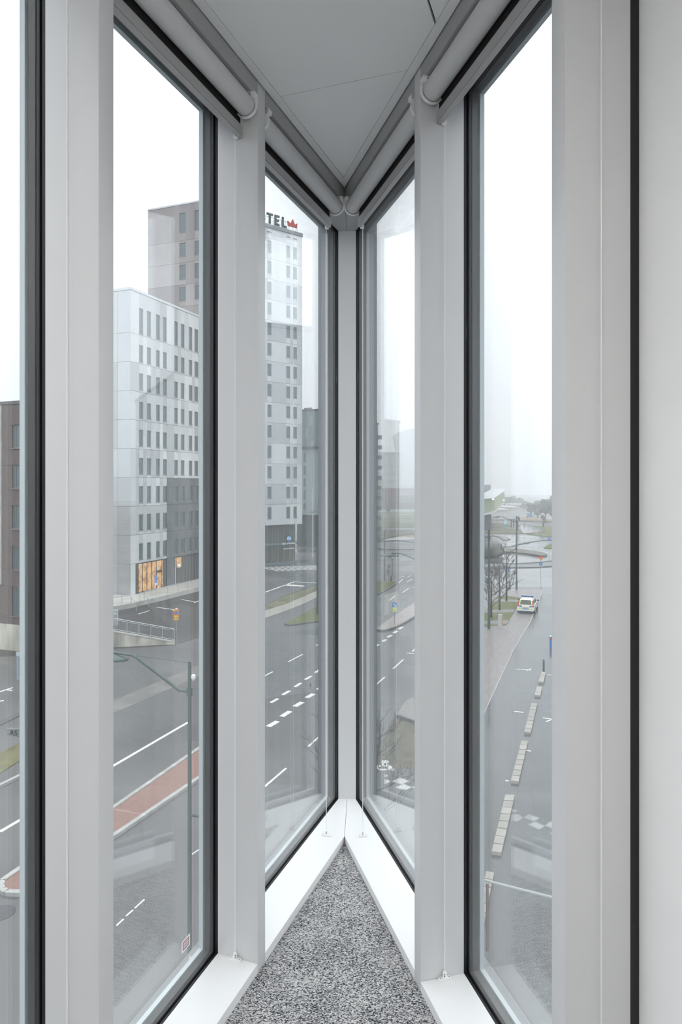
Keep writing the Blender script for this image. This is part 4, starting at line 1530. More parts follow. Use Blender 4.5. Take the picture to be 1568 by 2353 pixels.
# flagpole before the hotel tower
f0 = gp(719, 1281)
fp = empty('flagpole', f0, 'tall white flagpole beside the hotel tower entrance', 'flagpole')
MB().tube([f0, f0 + UP * 7, f0 + UP * 13.2], [0.09, 0.075, 0.05], 10).build('pole', WPOLE, fp)
MB().lathe(f0 + UP * 13.2, [(0.05, 0), (0.10, 0.06), (0.09, 0.14), (0.02, 0.18)], 10).build('finial', WPOLE, fp)


# ------------------------------------------------------------------ traffic signs
def sign_root(nm, px, Y, label, ztop, group=None, r=0.032, m=None, ybase=None):
    base = Vector((xat(px, Y), Y, ZG if ybase is None else ybase))
    root = empty(nm, base, label, 'sign', group)
    MB().tube([base, base + UP * (ztop - ZG)], r, 8).build('post', m or POLEL, root)
    return root, base


def disc_plate(root, c, r, m, nm='plate', th=0.03, n=24, fwd=Vector((0, -1, 0))):
    rt = Vector((-fwd.y, fwd.x, 0))
    pts = [c + rt * (r * math.cos(2 * math.pi * q / n)) + UP * (r * math.sin(2 * math.pi * q / n)) for q in range(n)]
    return MB().slab(pts, fwd * th).build(nm, m, root)


def plate(root, c, w, h, m, nm='plate', th=0.03, fwd=Vector((0, -1, 0)), rot=0.0):
    rt = Vector((-fwd.y, fwd.x, 0))
    pts = []
    for a, b in ((-w / 2, -h / 2), (w / 2, -h / 2), (w / 2, h / 2), (-w / 2, h / 2)):
        pts.append(c + rt * (a * math.cos(rot) - b * math.sin(rot)) + UP * (a * math.sin(rot) + b * math.cos(rot)))
    return MB().slab(pts, fwd * th).build(nm, m, root)


def tri_plate(root, c, s, m, nm='plate', th=0.03, fwd=Vector((0, -1, 0))):
    rt = Vector((-fwd.y, fwd.x, 0))
    pts = [c + rt * -s / 2 + UP * s * 0.43, c + rt * s / 2 + UP * s * 0.43, c + UP * -s * 0.43]
    return MB().slab(pts, fwd * th).build(nm, m, root)


F = Vector((0, -1, 0))
# no-parking sign on the lot
Ys = 59.0
zt_ = zat(1399.5, Ys)
r_, b_ = sign_root('parking_sign', 405.5, Ys, 'orange parking sign with blue disc on a post at the ramp wall end', zt_)
c = Vector((b_.x, Ys - 0.05, zat(1407.5, Ys)))
p1 = plate(r_, c, 0.40, 0.58, ORNG)
disc_plate(p1, c + F * 0.031, 0.175, REDS, 'red_ring', 0.008)
disc_plate(p1, c + F * 0.040, 0.145, BLUE, 'blue_disc', 0.008)
c2 = Vector((b_.x, Ys - 0.05, zat(1420, Ys)))
p2 = plate(r_, c2, 0.40, 0.34, YELL)
plate(p2, c2 + F * 0.031, 0.26, 0.035, mat('sign_black', (0.03, 0.03, 0.03), 0.5), 'arrow_shaft', 0.006)
tri_plate(p2, c2 + F * 0.031 + Vector((0.1, 0, 0)), 0.12, MATS['sign_black'], 'arrow_head', 0.006)
# utility cabinet post at left of the lot
q = gp(266, 1441)
ub = empty('ticket_machine', q, 'slim pale blue grey machine at the edge of the raised parking lot', 'machine')
MB().cbox((q.x, q.y, ZG + 0.95), 0.38, 0.35, 1.45).build('body', mat('machine_grey', (0.42, 0.48, 0.50), 0.5), ub)
MB().cbox((q.x, q.y, ZG + 0.12), 0.3, 0.28, 0.22).build('foot', POLEL, ub)
MB().cbox((q.x, q.y - 0.18, ZG + 1.35), 0.26, 0.02, 0.25).build('panel', STW, ub)

# keep-right sign on the paved island
Ys = 67.6
r_, b_ = sign_root('keep_right_sign', 907, Ys, 'round blue keep right sign above a yellow plate on the paved island', zat(1384, Ys))
c = Vector((b_.x, Ys - 0.05, zat(1390, Ys)))
p1 = disc_plate(r_, c, 0.29, BLUE)
plate(p1, c + F * 0.031 + Vector((-0.02, 0, 0.02)), 0.34, 0.06, STW, 'arrow_shaft', 0.006, rot=-0.8)
tri = MB()
tri.slab([c + F * 0.031 + Vector(v) for v in ((0.17, 0, -0.17), (0.17, 0, 0.0), (0.0, 0, -0.17))], F * 0.006)
tri.build('arrow_head', STW, p1)
MB().lathe(Vector((b_.x, Ys, zat(1400, Ys) - 0.0)), [(0.16, -0.22), (0.19, -0.1), (0.19, 0.12), (0.10, 0.2)], 12).build('yellow_plate', mat('sign_lime', (0.62, 0.72, 0.08), 0.4), r_)
# signs seen from behind on the lawn corner
Ys = 98.2
r_, b_ = sign_root('warning_sign', 894, Ys, 'diamond sign seen from behind above two boards on the lawn corner', zat(1297, Ys))
plate(r_, Vector((b_.x, Ys - 0.05, zat(1301.5, Ys))), 0.36, 0.36, SIGNB, rot=math.pi / 4)
plate(r_, Vector((b_.x - 0.1, Ys - 0.05, zat(1314, Ys))), 0.44, 0.72, SIGNB, 'board')
b0 = gp(899, 1336)
bo = empty('bollard', b0, 'dark bollard on the lawn corner by the diamond sign', 'bollard')
MB().lathe(b0, [(0.10, 0), (0.10, 0.75), (0.085, 0.82), (0.02, 0.86)], 12).build('body', POLE, bo)
MB().lathe(b0, [(0.103, 0.60), (0.103, 0.68)], 12).build('band', POLEL, bo)
b0 = gp(902, 1323)
bo = empty('slim_post', b0, 'thin grey post beyond the lawn corner', 'post')
MB().tube([b0, b0 + UP * 2.4], 0.05, 8).build('shaft', POLEL, bo)
MB().lathe(b0 + UP * 2.4, [(0.08, 0), (0.22, 0.25), (0.20, 0.33)], 10).build('head', GALV, bo)


def yield_sign(px, Y, ytri, ydisc, s, label, base_y=None, front=True, group='yield signs at the roundabout'):
    r_, b_ = sign_root('yield_sign', px, Y, label, zat(ytri, Y) + s * 0.4, group)
    c = Vector((b_.x, Y - 0.06, zat(ytri, Y)))
    if front:
        t = tri_plate(r_, c, s, REDS, 'triangle')
        tri_plate(t, c + F * 0.031, s * 0.72, ORNG, 'triangle_field', 0.008)
    else:
        tri_plate(r_, c, s, SIGNB, 'triangle')
    c = Vector((b_.x, Y - 0.06, zat(ydisc, Y)))
    d = disc_plate(r_, c, s * 0.33, BLUE if front else SIGNB, 'disc')
    if front:
        for k in range(3):
            th = 2 * math.pi * k / 3
            plate(d, c + F * 0.031 + Vector((math.cos(th), 0, math.sin(th))) * s * 0.13, s * 0.17, s * 0.06, STW, 'arrow', 0.008, rot=th + math.pi / 2)
    return r_


yield_sign(1243, 100.7, 1284, 1295.5, 0.74, 'yellow and red yield sign over a blue roundabout disc beside the near ring road')
yield_sign(1239, 168, 1222.5, 1229, 0.55, 'small far yield sign over a blue disc on the grassy exit')
yield_sign(1205, 190, 1207, 1212.5, 0.62, 'far yield sign seen from behind on the pale slip road', front=False)
Ys = 146
r_, b_ = sign_root('crossing_sign', 1262.5, Ys, 'small blue square sign by the right hand grass island', zat(1234, Ys))
pp = plate(r_, Vector((b_.x, Ys - 0.05, zat(1238, Ys))), 0.5, 0.62, BLUE)
tri_plate(pp, Vector((b_.x, Ys - 0.09, zat(1237.5, Ys))), 0.3, STW, 'symbol', 0.01)
Ys = 92
r_, b_ = sign_root('crossing_sign', 1170, Ys, 'blue sign on a thin post between the bare trees', zat(1303, Ys))
pp = plate(r_, Vector((b_.x, Ys - 0.05, zat(1310, Ys))), 0.3, 0.5, BLUE)
tri_plate(pp, Vector((b_.x, Ys - 0.09, zat(1310, Ys))), 0.2, STW, 'symbol', 0.01)
b0 = gp(1172.5, 1350.5)
bo = empty('bollard', b0, 'dark bollard at the promenade end near the tall street lamp', 'bollard')
MB().lathe(b0, [(0.10, 0), (0.10, 0.85), (0.07, 0.93), (0.02, 0.95)], 12).build('body', POLE, bo)
MB().lathe(b0, [(0.103, 0.68), (0.103, 0.76)], 12).build('band', POLEL, bo)
# billboard on legs and direction signs
Ys = 196
b0 = Vector((xat(1162, Ys), Ys, ZG))
bb = empty('billboard', b0, 'upright pale blue and green advertising panel on two legs by the far verge', 'sign')
for dx in (-0.28, 0.28):
    MB().tube([b0 + Vector((dx, 0, 0)), b0 + Vector((dx, 0, 2.4))], 0.05, 6).build('leg', POLEL, bb)
plate(bb, b0 + Vector((0, -0.08, zat(1200, Ys) - ZG)), 0.72, 1.15, mat('panel_ice_blue', (0.55, 0.72, 0.85), 0.4), 'upper_panel')
plate(bb, b0 + Vector((0, -0.08, zat(1208.5, Ys) - ZG)), 0.72, 0.75, mat('panel_sea_green', (0.12, 0.32, 0.25), 0.4), 'lower_panel')
Ys = 262
for px, w, h, y, lb in ((1219, 1.5, 1.1, 1183, 'wide blue direction sign above the far road'), (1212.5, 0.5, 1.6, 1184.5, 'narrow blue direction sign beside the wide one')):
    r_, b_ = sign_root('direction_sign', px, Ys, lb, zat(y, Ys), None, 0.08)
    pp = plate(r_, Vector((b_.x, Ys - 0.1, zat(y, Ys))), w, h, BLUE)
    plate(pp, Vector((b_.x, Ys - 0.14, zat(y, Ys))), w * 0.7, h * 0.1, STW, 'text_line', 0.02)
# blue banded bollard at right edge
b0 = gp(1266, 1487)
bo = empty('marker_post', b0, 'blue marker post with a red band at the lane edge near the window mullion', 'post')
MB().lathe(b0, [(0.10, 0), (0.10, 0.9)], 12).build('shaft', BLUE, bo)
MB().lathe(b0, [(0.103, 0.62), (0.103, 0.75)], 12).build('band', REDS, bo)
MB().lathe(b0, [(0.09, 0.9), (0.06, 1.0), (0.02, 1.03)], 12).build('cap', WPOLE, bo)

# ------------------------------------------------------------------ concrete lane dividers
BLOCK = [mat('block_concrete', (0.36, 0.345, 0.315), 0.8, var=0.08, vscale=2), mat('block_concrete_dark', (0.31, 0.30, 0.275), 0.8, var=0.08, vscale=2)]
rowsB = [((1162, 1825), (1183.5, 1825.5), (1130, 1957), (1152, 1960), 8, 'concrete lane divider nearest but one to the window, eight blocks long'),
         ((1199, 1701), (1214, 1702), (1174, 1794), (1192, 1796), 8, 'concrete lane divider third from the window, its near end beside a white lane mark'),
         ((1222, 1615), (1235.5, 1616), (1205, 1682), (1220, 1683), 8, 'concrete lane divider fourth from the window, halfway along the lane'),
         ((1234, 1577), (1246, 1578), (1229, 1597), (1242.5, 1598), 3, 'short concrete lane divider of three blocks'),
         ((1245, 1543), (1254.5, 1544), (1238, 1566), (1249.5, 1567), 4, 'farthest concrete lane divider, before a thin post'),
         ((1118, 2001), (1136, 2004), (1085, 2135), (1108, 2140), 7, 'concrete lane divider nearest to the window, cut by the frame')]
BH = 0.14
for tl, tr, bl_, br_, n, lb in rowsB:
    f = lambda p: gp(p[0], p[1], BH)
    a, b, c, d = f(tl), f(tr), f(bl_), f(br_)
    root = empty('lane_divider', (a + b + c + d) / 4 - UP * BH, lb, 'kerb', 'concrete lane dividers')
    for i in range(n):
        t0, t1 = i / n + 0.006, (i + 1) / n - 0.006
        quad = [a.lerp(c, t0), b.lerp(d, t0), b.lerp(d, t1), a.lerp(c, t1)]
        mb = MB().prism([xy(p) for p in quad], ZG, ZG + BH + random.uniform(-0.008, 0.008))
        mb.build('block', BLOCK[random.random() < 0.35], root)
b0 = gp(1250, 1543)
bo = empty('slim_post', b0, 'thin dark post at the far end of the lane dividers', 'post')
MB().tube([b0, b0 + UP * 0.9], 0.075, 8).build('shaft', POLE, bo)
MB().lathe(b0 + UP * 0.75, [(0.08, 0), (0.08, 0.07)], 10).build('band', POLEL, bo)

# service post on the lawn
b0 = gp(1150, 1440)
bo = empty('service_post', b0, 'pale round concrete service post at the corner of the lawn plot', 'post')
MB().lathe(b0, [(0.21, 0), (0.21, 1.15), (0.19, 1.22), (0.05, 1.25)], 20).build('body', mat('post_concrete', (0.46, 0.48, 0.47), 0.7, var=0.1, vscale=3), bo)
MB().lathe(b0, [(0.225, 0.0), (0.225, 0.08)], 20).build('foot', KERB, bo)
MB().cbox((b0.x + 0.19, b0.y - 0.08, ZG + 0.55), 0.06, 0.16, 0.5).build('plate', ORNG, bo)


# ------------------------------------------------------------------ bare trees
BARK = mat('wet_bark', (0.05, 0.043, 0.038), 0.85, var=0.25, vscale=12)


def bare_tree(px, Y, h, seed, label, spread=0.55, clear=0.28, group='bare street trees', lean=0.0, depth=5, rad=0.12):
    rnd = random.Random(seed)
    base = Vector((xat(px, Y), Y, ZG))
    root = empty('bare_tree', base, label, 'tree', group)
    tr = MB()
    top = base + UP * h * 0.72 + Vector((lean, 0, 0))
    trunk = [base, base + UP * h * 0.2 + Vector((lean * .1, 0, 0)), base + UP * h * 0.45 + Vector((lean * .5, 0.03, 0)), top]
    tr.tube(trunk, [rad, rad * 0.85, rad * 0.65, rad * 0.35], 9)
    tr.build('trunk', BARK, root, smooth=True)
    br = MB()

    def grow(p, d, L, r, k):
        q = p + d * L * 0.5 + Vector((rnd.uniform(-.05, .05), rnd.uniform(-.05, .05), rnd.uniform(0, .08))) * L
        e_ = p + d * L + Vector((0, 0, 0.07 * L))
        br.tube([p, q, e_], [max(r, rad * .12), max(r * 0.75, rad * .10), max(r * 0.45, rad * .07)], 5 if k > 2 else 4, cap=False)
        if k <= 0:
            return
        for i in range(rnd.choice((2, 3, 3))):
            t = rnd.uniform(0.35, 1.0)
            pp = p.lerp(e_, t)
            nd = (d + Vector((rnd.uniform(-1, 1), rnd.uniform(-1, 1), rnd.uniform(-0.15, 0.8))) * 0.75).normalized()
            grow(pp, nd, L * rnd.uniform(0.5, 0.75), r * 0.55, k - 1)
    nb = 15
    for i in range(nb):
        t = clear + (1 - clear) * i / nb
        s = t * 3
        seg = min(int(s), 2)
        p = trunk[seg].lerp(trunk[seg + 1], s - seg)
        a = i * 2.4 + rnd.uniform(-.4, .4)
        d = Vector((math.cos(a), math.sin(a), rnd.uniform(0.55, 1.15))).normalized()
        grow(p, d, h * spread * (1 - t * 0.55) * rnd.uniform(0.45, 0.62), rad * 0.38 * (1 - 0.5 * t), depth - 2)
    br.build('branches', BARK, root)
    return root


bare_tree(1129.5, 71.5, 6.8, 3, 'bare tree nearest the window on the lawn plot, behind the lamp pole', 0.42, group='bare trees on the lawn plot')
bare_tree(1148.5, 75.8, 7.0, 8, 'middle bare tree of the three on the lawn plot', 0.42, group='bare trees on the lawn plot')
bare_tree(1164.5, 81.6, 8.2, 15, 'farthest bare tree of the three on the lawn plot', 0.40, group='bare trees on the lawn plot')
bare_tree(838, 25.5, 6.6, 21, 'bare tree close below the window right of the corner post', 0.62, group='bare trees on the lawn plot', rad=0.07)

# ------------------------------------------------------------------ police car
CW = mat('car_white', (0.80, 0.81, 0.82), 0.2)
CG = mat('car_glass', (0.035, 0.05, 0.05), 0.08)
CB = mat('car_blue', (0.03, 0.16, 0.50), 0.35)
CY = mat('car_lime', (0.72, 0.80, 0.05), 0.35)
CR = mat('car_red_lens', (0.45, 0.02, 0.03), 0.2)
CT = mat('tyre', (0.02, 0.02, 0.02), 0.8)
co = gp(1208.5, 1411)
ch = Vector((0.36, 0.933, 0)).normalized()
cr = Vector((ch.y, -ch.x, 0))
co = co + ch * 2.25
car = empty('police_car', co, 'white police estate car with blue and lime markings parked by the lawn', 'car')


def T(x, y, z):
    return co + cr * x + ch * y + UP * z


def loft(sections, m, nm, par, smooth=True):
    vs, fs = [], []
    n = len(sections[0][1])
    for y, ring_ in sections:
        for x, z in ring_:
            vs.append(T(x, y, z))
    for i in range(len(sections) - 1):
        for q in range(n):
            a_, b_ = i * n + q, i * n + (q + 1) % n
            fs.append((a_, b_, b_ + n, a_ + n))
    fs.append(tuple(range(n))[::-1])
    fs.append(tuple(range((len(sections) - 1) * n, len(sections) * n)))
    o = MB().add(vs, fs).build(nm, m, par)
    if smooth:
        smooth_by_angle(o, 0.7)
    return o


def sec(w, zb, zt):
    half = [(w * 0.88, zb), (w, zb + 0.12), (w, zt - 0.28), (w * 0.97, zt - 0.06), (w * 0.90, zt)]
    return half + [(-x, z) for x, z in half[::-1]]


body = loft([(-2.33, sec(.80, .40, .86)), (-2.24, sec(.90, .34, .96)), (-1.6, sec(.93, .28, 1.0)), (0, sec(.935, .26, .98)), (1.2, sec(.93, .28, .95)), (1.95, sec(.89, .30, .86)), (2.28, sec(.78, .36, .72)), (2.36, sec(.66, .42, .62))], CW, 'body', car)


def gsec(wb, wt, zb, zt):
    return [(wb, zb), (wt + (wb - wt) * .25, zt - .08), (wt * .86, zt), (-wt * .86, zt), (-wt - (wb - wt) * .25, zt - .08), (-wb, zb)]


loft([(-2.24, gsec(.78, .74, .92, .99)), (-1.86, gsec(.82, .62, .95, 1.46)), (-1.3, gsec(.84, .66, .96, 1.53)), (-.2, gsec(.85, .68, .96, 1.55)), (.35, gsec(.85, .67, .95, 1.50)), (1.18, gsec(.82, .74, .92, .98))], CW, 'cabin', car)


def quadplate(pts, m, nm, par=None, th=0.012):
    P = [T(*p) for p in pts]
    nn = (P[1] - P[0]).cross(P[2] - P[0]).normalized()
    cen = sum(P, Vector()) / len(P)
    if nn.dot(cen - (co + UP * 0.9)) < 0:
        nn = -nn
    P = [p - nn * 0.004 for p in P]
    return MB().slab(P, nn * th).build(nm, m, par or car)


# rear: hatch glass with lime surround, tail lamps, stripes, plate
quadplate([(-.70, -2.25, 1.0), (.70, -2.25, 1.0), (.60, -1.90, 1.46), (-.60, -1.90, 1.46)], CY, 'hatch_surround', th=0.03)
quadplate([(-.60, -2.25, 1.045), (.60, -2.25, 1.045), (.52, -1.945, 1.44), (-.52, -1.945, 1.44)], CG, 'rear_window', th=0.042)
for s in (-1, 1):
    quadplate([(s * .71, -2.255, .92), (s * .87, -2.2, .92), (s * .74, -1.93, 1.40), (s * .64, -1.96, 1.40)], CR, 'tail_lamp', th=0.035)
    quadplate([(s * .64, -2.34, .80), (s * .88, -2.27, .80), (s * .89, -2.24, .93), (s * .66, -2.30, .93)], CR, 'tail_lamp', th=0.03)
    quadplate([(s * .36, -2.335, .78), (s * .64, -2.33, .78), (s * .64, -2.33, .90), (s * .42, -2.33, .92)], CB, 'blue_stripe', th=0.02)
    quadplate([(s * .36, -2.37, .52), (s * .76, -2.36, .52), (s * .78, -2.35, .62), (s * .36, -2.36, .62)], CY, 'lime_stripe', th=0.03)
quadplate([(-.34, -2.37, .53), (.34, -2.37, .53), (.34, -2.36, .62), (-.34, -2.36, .62)], CB, 'blue_stripe', th=0.03)
quadplate([(-.30, -2.345, .69), (.30, -2.345, .69), (.30, -2.34, .81), (-.30, -2.34, .81)], mat('plate_yellow', (0.62, 0.55, 0.30), 0.4), 'number_plate', th=0.02)
MB().box(T(-.86, -2.42, .36), cr * 1.72, ch * 0.18, UP * 0.15).build('bumper', CW, car)
MB().box(T(-.6, -2.40, .25), cr * 1.2, ch * 0.12, UP * 0.11).build('lower_bumper', CT, car)
# sides
for s in (-1, 1):
    quadplate([(s * .845, -1.75, 1.02), (s * .848, -.95, 1.02), (s * .70, -.98, 1.43), (s * .69, -1.62, 1.41)], CG, 'side_window', th=0.02)
    quadplate([(s * .848, -.88, 1.02), (s * .85, .05, 1.02), (s * .71, .0, 1.45), (s * .70, -.90, 1.44)], CG, 'side_window', th=0.02)
    quadplate([(s * .85, .12, 1.02), (s * .845, .86, 1.0), (s * .73, .28, 1.42), (s * .71, .08, 1.44)], CG, 'side_window', th=0.02)
    k = 0
    for i in range(9):
        y0 = -2.0 + i * 0.42
        for j in range(2):
            if (i + j) % 2 == 0:
                quadplate([(s * .935, y0, .58 + .16 * j), (s * .935, y0 + .41, .58 + .16 * j), (s * .935, y0 + .41, .73 + .16 * j), (s * .935, y0, .73 + .16 * j)], CB if (i // 2) % 2 == 0 else CY, 'side_check', th=0.012)
    for yw in (-1.42, 1.42):
        c0, c1 = T(s * .72, yw, .33), T(s * .945, yw, .33)
        w = MB().tube([c0, c1], 0.33, 20).build('wheel', CT, car)
        MB().tube([c1, c1 + cr * s * 0.012], 0.20, 14).build('rim', GALV, w)
    MB().box(T(s * .90 - .0, .72, .98), cr * s * 0.22, ch * 0.10, UP * 0.16).build('mirror', CT, car)
    MB().tube([T(s * .60, -1.75, 1.53), T(s * .62, -1.4, 1.585), T(s * .63, -.2, 1.60), T(s * .62, .25, 1.545)], 0.018, 6).build('roof_rail', CT, car)
quadplate([(-.70, 1.12, 1.0), (.70, 1.12, 1.0), (.60, .42, 1.47), (-.60, .42, 1.47)], CG, 'windscreen', th=0.02)
lb_ = MB().box(T(-.62, -.42, 1.585), cr * 1.24, ch * 0.30, UP * 0.13).build('light_bar', mat('light_bar_blue', (0.03, 0.08, 0.30), 0.15), car)
MB().box(T(-.66, -.38, 1.555), cr * 1.32, ch * 0.22, UP * 0.03).build('light_bar_foot', CT, lb_)
MB().box(T(-.64, -.40, 1.7155), cr * 1.28, ch * 0.26, UP * 0.02).build('light_bar_top', GALV, lb_)

# ------------------------------------------------------------------ other buildings
CT_B = [mat('teal_grey_panel', (0.20, 0.245, 0.26), 0.5, var=0.06, vscale=0.3), mat('teal_pale_panel', (0.33, 0.385, 0.40), 0.5, var=0.05, vscale=0.3)]
Yc = 150.0
tb = empty('teal_block', (xat(722, Yc), Yc, ZG), 'teal grey block beside the hotel tower, darker on its upper storeys', 'building')
x0, x1, x2 = xat(680, Yc), xat(733, Yc), xat(775, Yc)
zc0, zc1, zc2 = zat(1184, Yc), zat(1027, Yc), zat(943, Yc)
pl = [(x0, Yc + 2), (x1, Yc), (x2, Yc + 4), (x2, Yc + 22), (x0, Yc + 22)]
MB().prism(pl, zc1, zc2).build('upper_wall', CT_B[0], tb)
MB().prism([(a + (0.1 if a > x0 else 0), b - 0.15) for a, b in pl], zc2 + 0.02, zc2 + 0.35).build('roof', mat('dark_coping', (0.1, 0.1, 0.1)), tb)
MB().prism([(x0 + 1.5, Yc + 6), (xat(715, Yc), Yc + 5), (xat(715, Yc), Yc + 14), (x0 + 1.5, Yc + 14)], zc2 + 0.36, zc2 + 1.2).build('roof_hut', CT_B[0], tb)
MB().prism([(a, b + 0.5) for a, b in pl], zc0, zc1 - 0.02).build('lower_wall', CT_B[1], tb)
MB().prism([(a, b - 0.3) for a, b in pl], zc1 - 0.16, zc1 + 0.16).build('ledge', mat('ledge_dark', (0.08, 0.09, 0.09)), tb)
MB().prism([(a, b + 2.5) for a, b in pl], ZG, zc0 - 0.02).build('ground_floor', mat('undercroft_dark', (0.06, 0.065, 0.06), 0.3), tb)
wd_ = Vector((x1 - x0, -2, 0)).normalized()
wo = Vector((x0, Yc + 2, 0))
wnn = Vector((wd_.y, -wd_.x, 0))


def tb_win(px, py0, py1, wpx_, m, recess=0.5):
    t = u_at(wo + Vector((0, 0.5 * (recess > 0), 0)), wd_, px)
    w = wpx_ * Yc / 1568
    z0, z1 = zat(py1, Yc), zat(py0, Yc)
    o_ = wo + Vector((0, recess, 0)) + wd_ * t + UP * z0 + wnn * -0.02
    fr = MB()
    fr.box(o_, wd_ * w, wnn * 0.08, UP * 0.08)
    fr.box(o_ + UP * (z1 - z0 - 0.08), wd_ * w, wnn * 0.08, UP * 0.08)
    fr.box(o_ + UP * 0.08, wd_ * 0.08, wnn * 0.08, UP * (z1 - z0 - 0.16))
    fr.box(o_ + UP * 0.08 + wd_ * (w - 0.08), wd_ * 0.08, wnn * 0.08, UP * (z1 - z0 - 0.16))
    f_ = fr.build('window', m, tb)
    MB().box(o_ + UP * 0.08 + wd_ * 0.08, wd_ * (w - 0.16), wnn * 0.04, UP * (z1 - z0 - 0.16)).build('pane', PANE, f_)


WPALE = mat('pale_frame', (0.5, 0.52, 0.52), 0.5)
for y0_, y1_ in ((1039, 1063), (1068, 1092), (1097, 1120), (1125, 1149), (1155, 1171)):
    tb_win(697, y0_, y1_, 8, WPALE)
for px in (702, 707):
    tb_win(px, 985, 1006, 3.4, WPALE, 0)
for px in (711, 716):
    tb_win(px, 956, 977, 3.2, WPALE, 0)
for px in (714, 718):
    tb_win(px, 1013, 1025, 3.6, WPALE, 0)

# apartment block with balconies
Yd = 200.0
d0 = Vector((xat(869, Yd), Yd, ZG))
ab = empty('apartment_block', d0, 'grey apartment block with a column of green tinted balconies', 'building')
zd = zat(976, Yd)
du = Vector((-1, -0.35, 0)).normalized()
dnn = Vector((0.35, -1, 0)).normalized()
pl = [xy(d0), xy(d0 + du * 12), xy(d0 + du * 12 - dnn * 14), xy(d0 - dnn * 14)]
APW = mat('apartment_grey', (0.30, 0.32, 0.33), 0.7, var=0.06, vscale=0.2)
MB().prism(pl, ZG, zd).build('wall', APW, ab)
MB().prism([xy(d0 + dnn * .2 - du * .2), xy(d0 + du * 12 + dnn * .2), xy(d0 + du * 12 - dnn * 14), xy(d0 - dnn * 14 - du * .2)], zd + 0.01, zd + 0.5).build('roof', mat('dark_coping', (0.1, 0.1, 0.1)), ab)
BALG = mat('balcony_green_glass', (0.10, 0.165, 0.17), 0.15)
for i in range(10):
    zb = zat(1010 + 23.2 * i, Yd)
    MB().box(d0 + du * 2.4 + UP * (zb - ZG), -du * 3.1, dnn * 1.4, UP * 0.18).build('balcony', APW, ab)
    b = MB()
    b.box(d0 + du * 2.4 + dnn * 1.34 + UP * (zb - ZG + 0.18), -du * 3.1, dnn * 0.06, UP * 1.0)
    b.box(d0 - du * 0.64 + UP * (zb - ZG + 0.18), -du * 0.06, dnn * 1.34, UP * 1.0)
    b.build('balustrade', BALG, ab)
    w = MB().box(d0 + du * 2.1 + dnn * 0.005 + UP * (zb - ZG + 0.2), -du * 1.2, dnn * 0.06, UP * 2.1).build('balcony_door', mat('dark_frame', (0.06, 0.065, 0.07), 0.5), ab)
    MB().box(d0 + du * 2.0 + dnn * 0.066 + UP * (zb - ZG + 0.3), -du * 1.0, dnn * 0.02, UP * 1.9).build('pane', PANE, w)
    if i % 2 == 0:
        w = MB().box(d0 + du * 4.2 + dnn * 0.005 + UP * (zb - ZG + 0.6), -du * 0.5, dnn * 0.05, UP * 1.5).build('window', MATS['dark_frame'], ab)
        MB().box(d0 + du * 4.14 + dnn * 0.056 + UP * (zb - ZG + 0.66), -du * 0.38, dnn * 0.02, UP * 1.38).build('pane', PANE, w)
MB().box(d0 + du * 2.45 + UP * 0, -du * 0.12, dnn * 1.3, UP * (zd - ZG)).build('screen_wall', mat('apartment_dark', (0.14, 0.15, 0.155), 0.7), ab)

# long dark red hall on the embankment
Ye = 352.0
e0 = xat(866, Ye)
e1 = xat(1035, Ye)
dr = empty('red_hall', ((e0 + e1) / 2, Ye, ZG), 'long low dark red hall under a pale roof band beyond the embankment', 'building')
REDW = [mat('wine_red_cladding', (0.125, 0.045, 0.06), 0.6, var=0.15, vscale=0.05), mat('wine_grey_cladding', (0.10, 0.07, 0.085), 0.6, var=0.15, vscale=0.05), mat('wine_dark_cladding', (0.085, 0.05, 0.055), 0.6, var=0.15, vscale=0.05)]
zz = [zat(1170.5, Ye), zat(1145, Ye), zat(1121.5, Ye), zat(1115, Ye)]
MB().prism([(e0, Ye), (e1, Ye), (e1, Ye + 40), (e0, Ye + 40)], ZG, zz[2]).build('wall', CORE, dr)
npan = 14
for i in range(npan):
    a, b = e0 + (e1 - e0) * i / npan, e0 + (e1 - e0) * (i + 1) / npan
    for j in range(2):
        MB().box((a + 0.05, Ye - 0.3, zz[j] + 0.04), (b - a - 0.1, 0, 0), (0, 0.29, 0), (0, 0, zz[j + 1] - zz[j] - 0.08)).build('cladding_panel', REDW[(0 if j else 2) if (i * 7 + j * 3) % 5 else 1], dr)
MB().box((e0 - 0.5, Ye - 0.8, zz[2] + 0.02), (e1 - e0 + 1, 0, 0), (0, 41, 0), (0, 0, zz[3] - zz[2])).build('roof_band', mat('pale_roof_band', (0.45, 0.47, 0.48), 0.5), dr)
MB().box((xat(873, Ye), Ye - 0.9, zz[3] + 0.03), (1.6, 0, 0), (0, 3, 0), (0, 0, zat(1103, Ye) - zz[3])).build('stair_tower', mat('yellowish_render', (0.45, 0.44, 0.30), 0.6), dr)
MB().box((xat(868, Ye), Ye - 2.2, zat(1103, Ye) + 0.04), (4.5, 0, 0), (0, 5, 0), (0, 0, 0.35)).build('flat_canopy', mat('pale_roof_band', (0.45, 0.47, 0.48)), dr)
for px, top in ((898, 1106), (901.5, 1099), (917, 1106), (929, 1102), (934.5, 1099), (939, 1104), (952, 1104)):
    xx = xat(px, Ye)
    MB().tube([(xx, Ye + 0.5, zz[3]), (xx, Ye + 0.5, zat(top, Ye))], 0.11, 5).build('antenna', POLEL, dr)
MB().box((e0, Ye - 5.0, ZG), (e1 - e0, 0, 0), (0, 4, 0), (0, 0, zat(1170.5, Ye - 5) - ZG - 0.05)).build('plinth_band', mat('pale_plinth', (0.50, 0.52, 0.52), 0.6), dr)

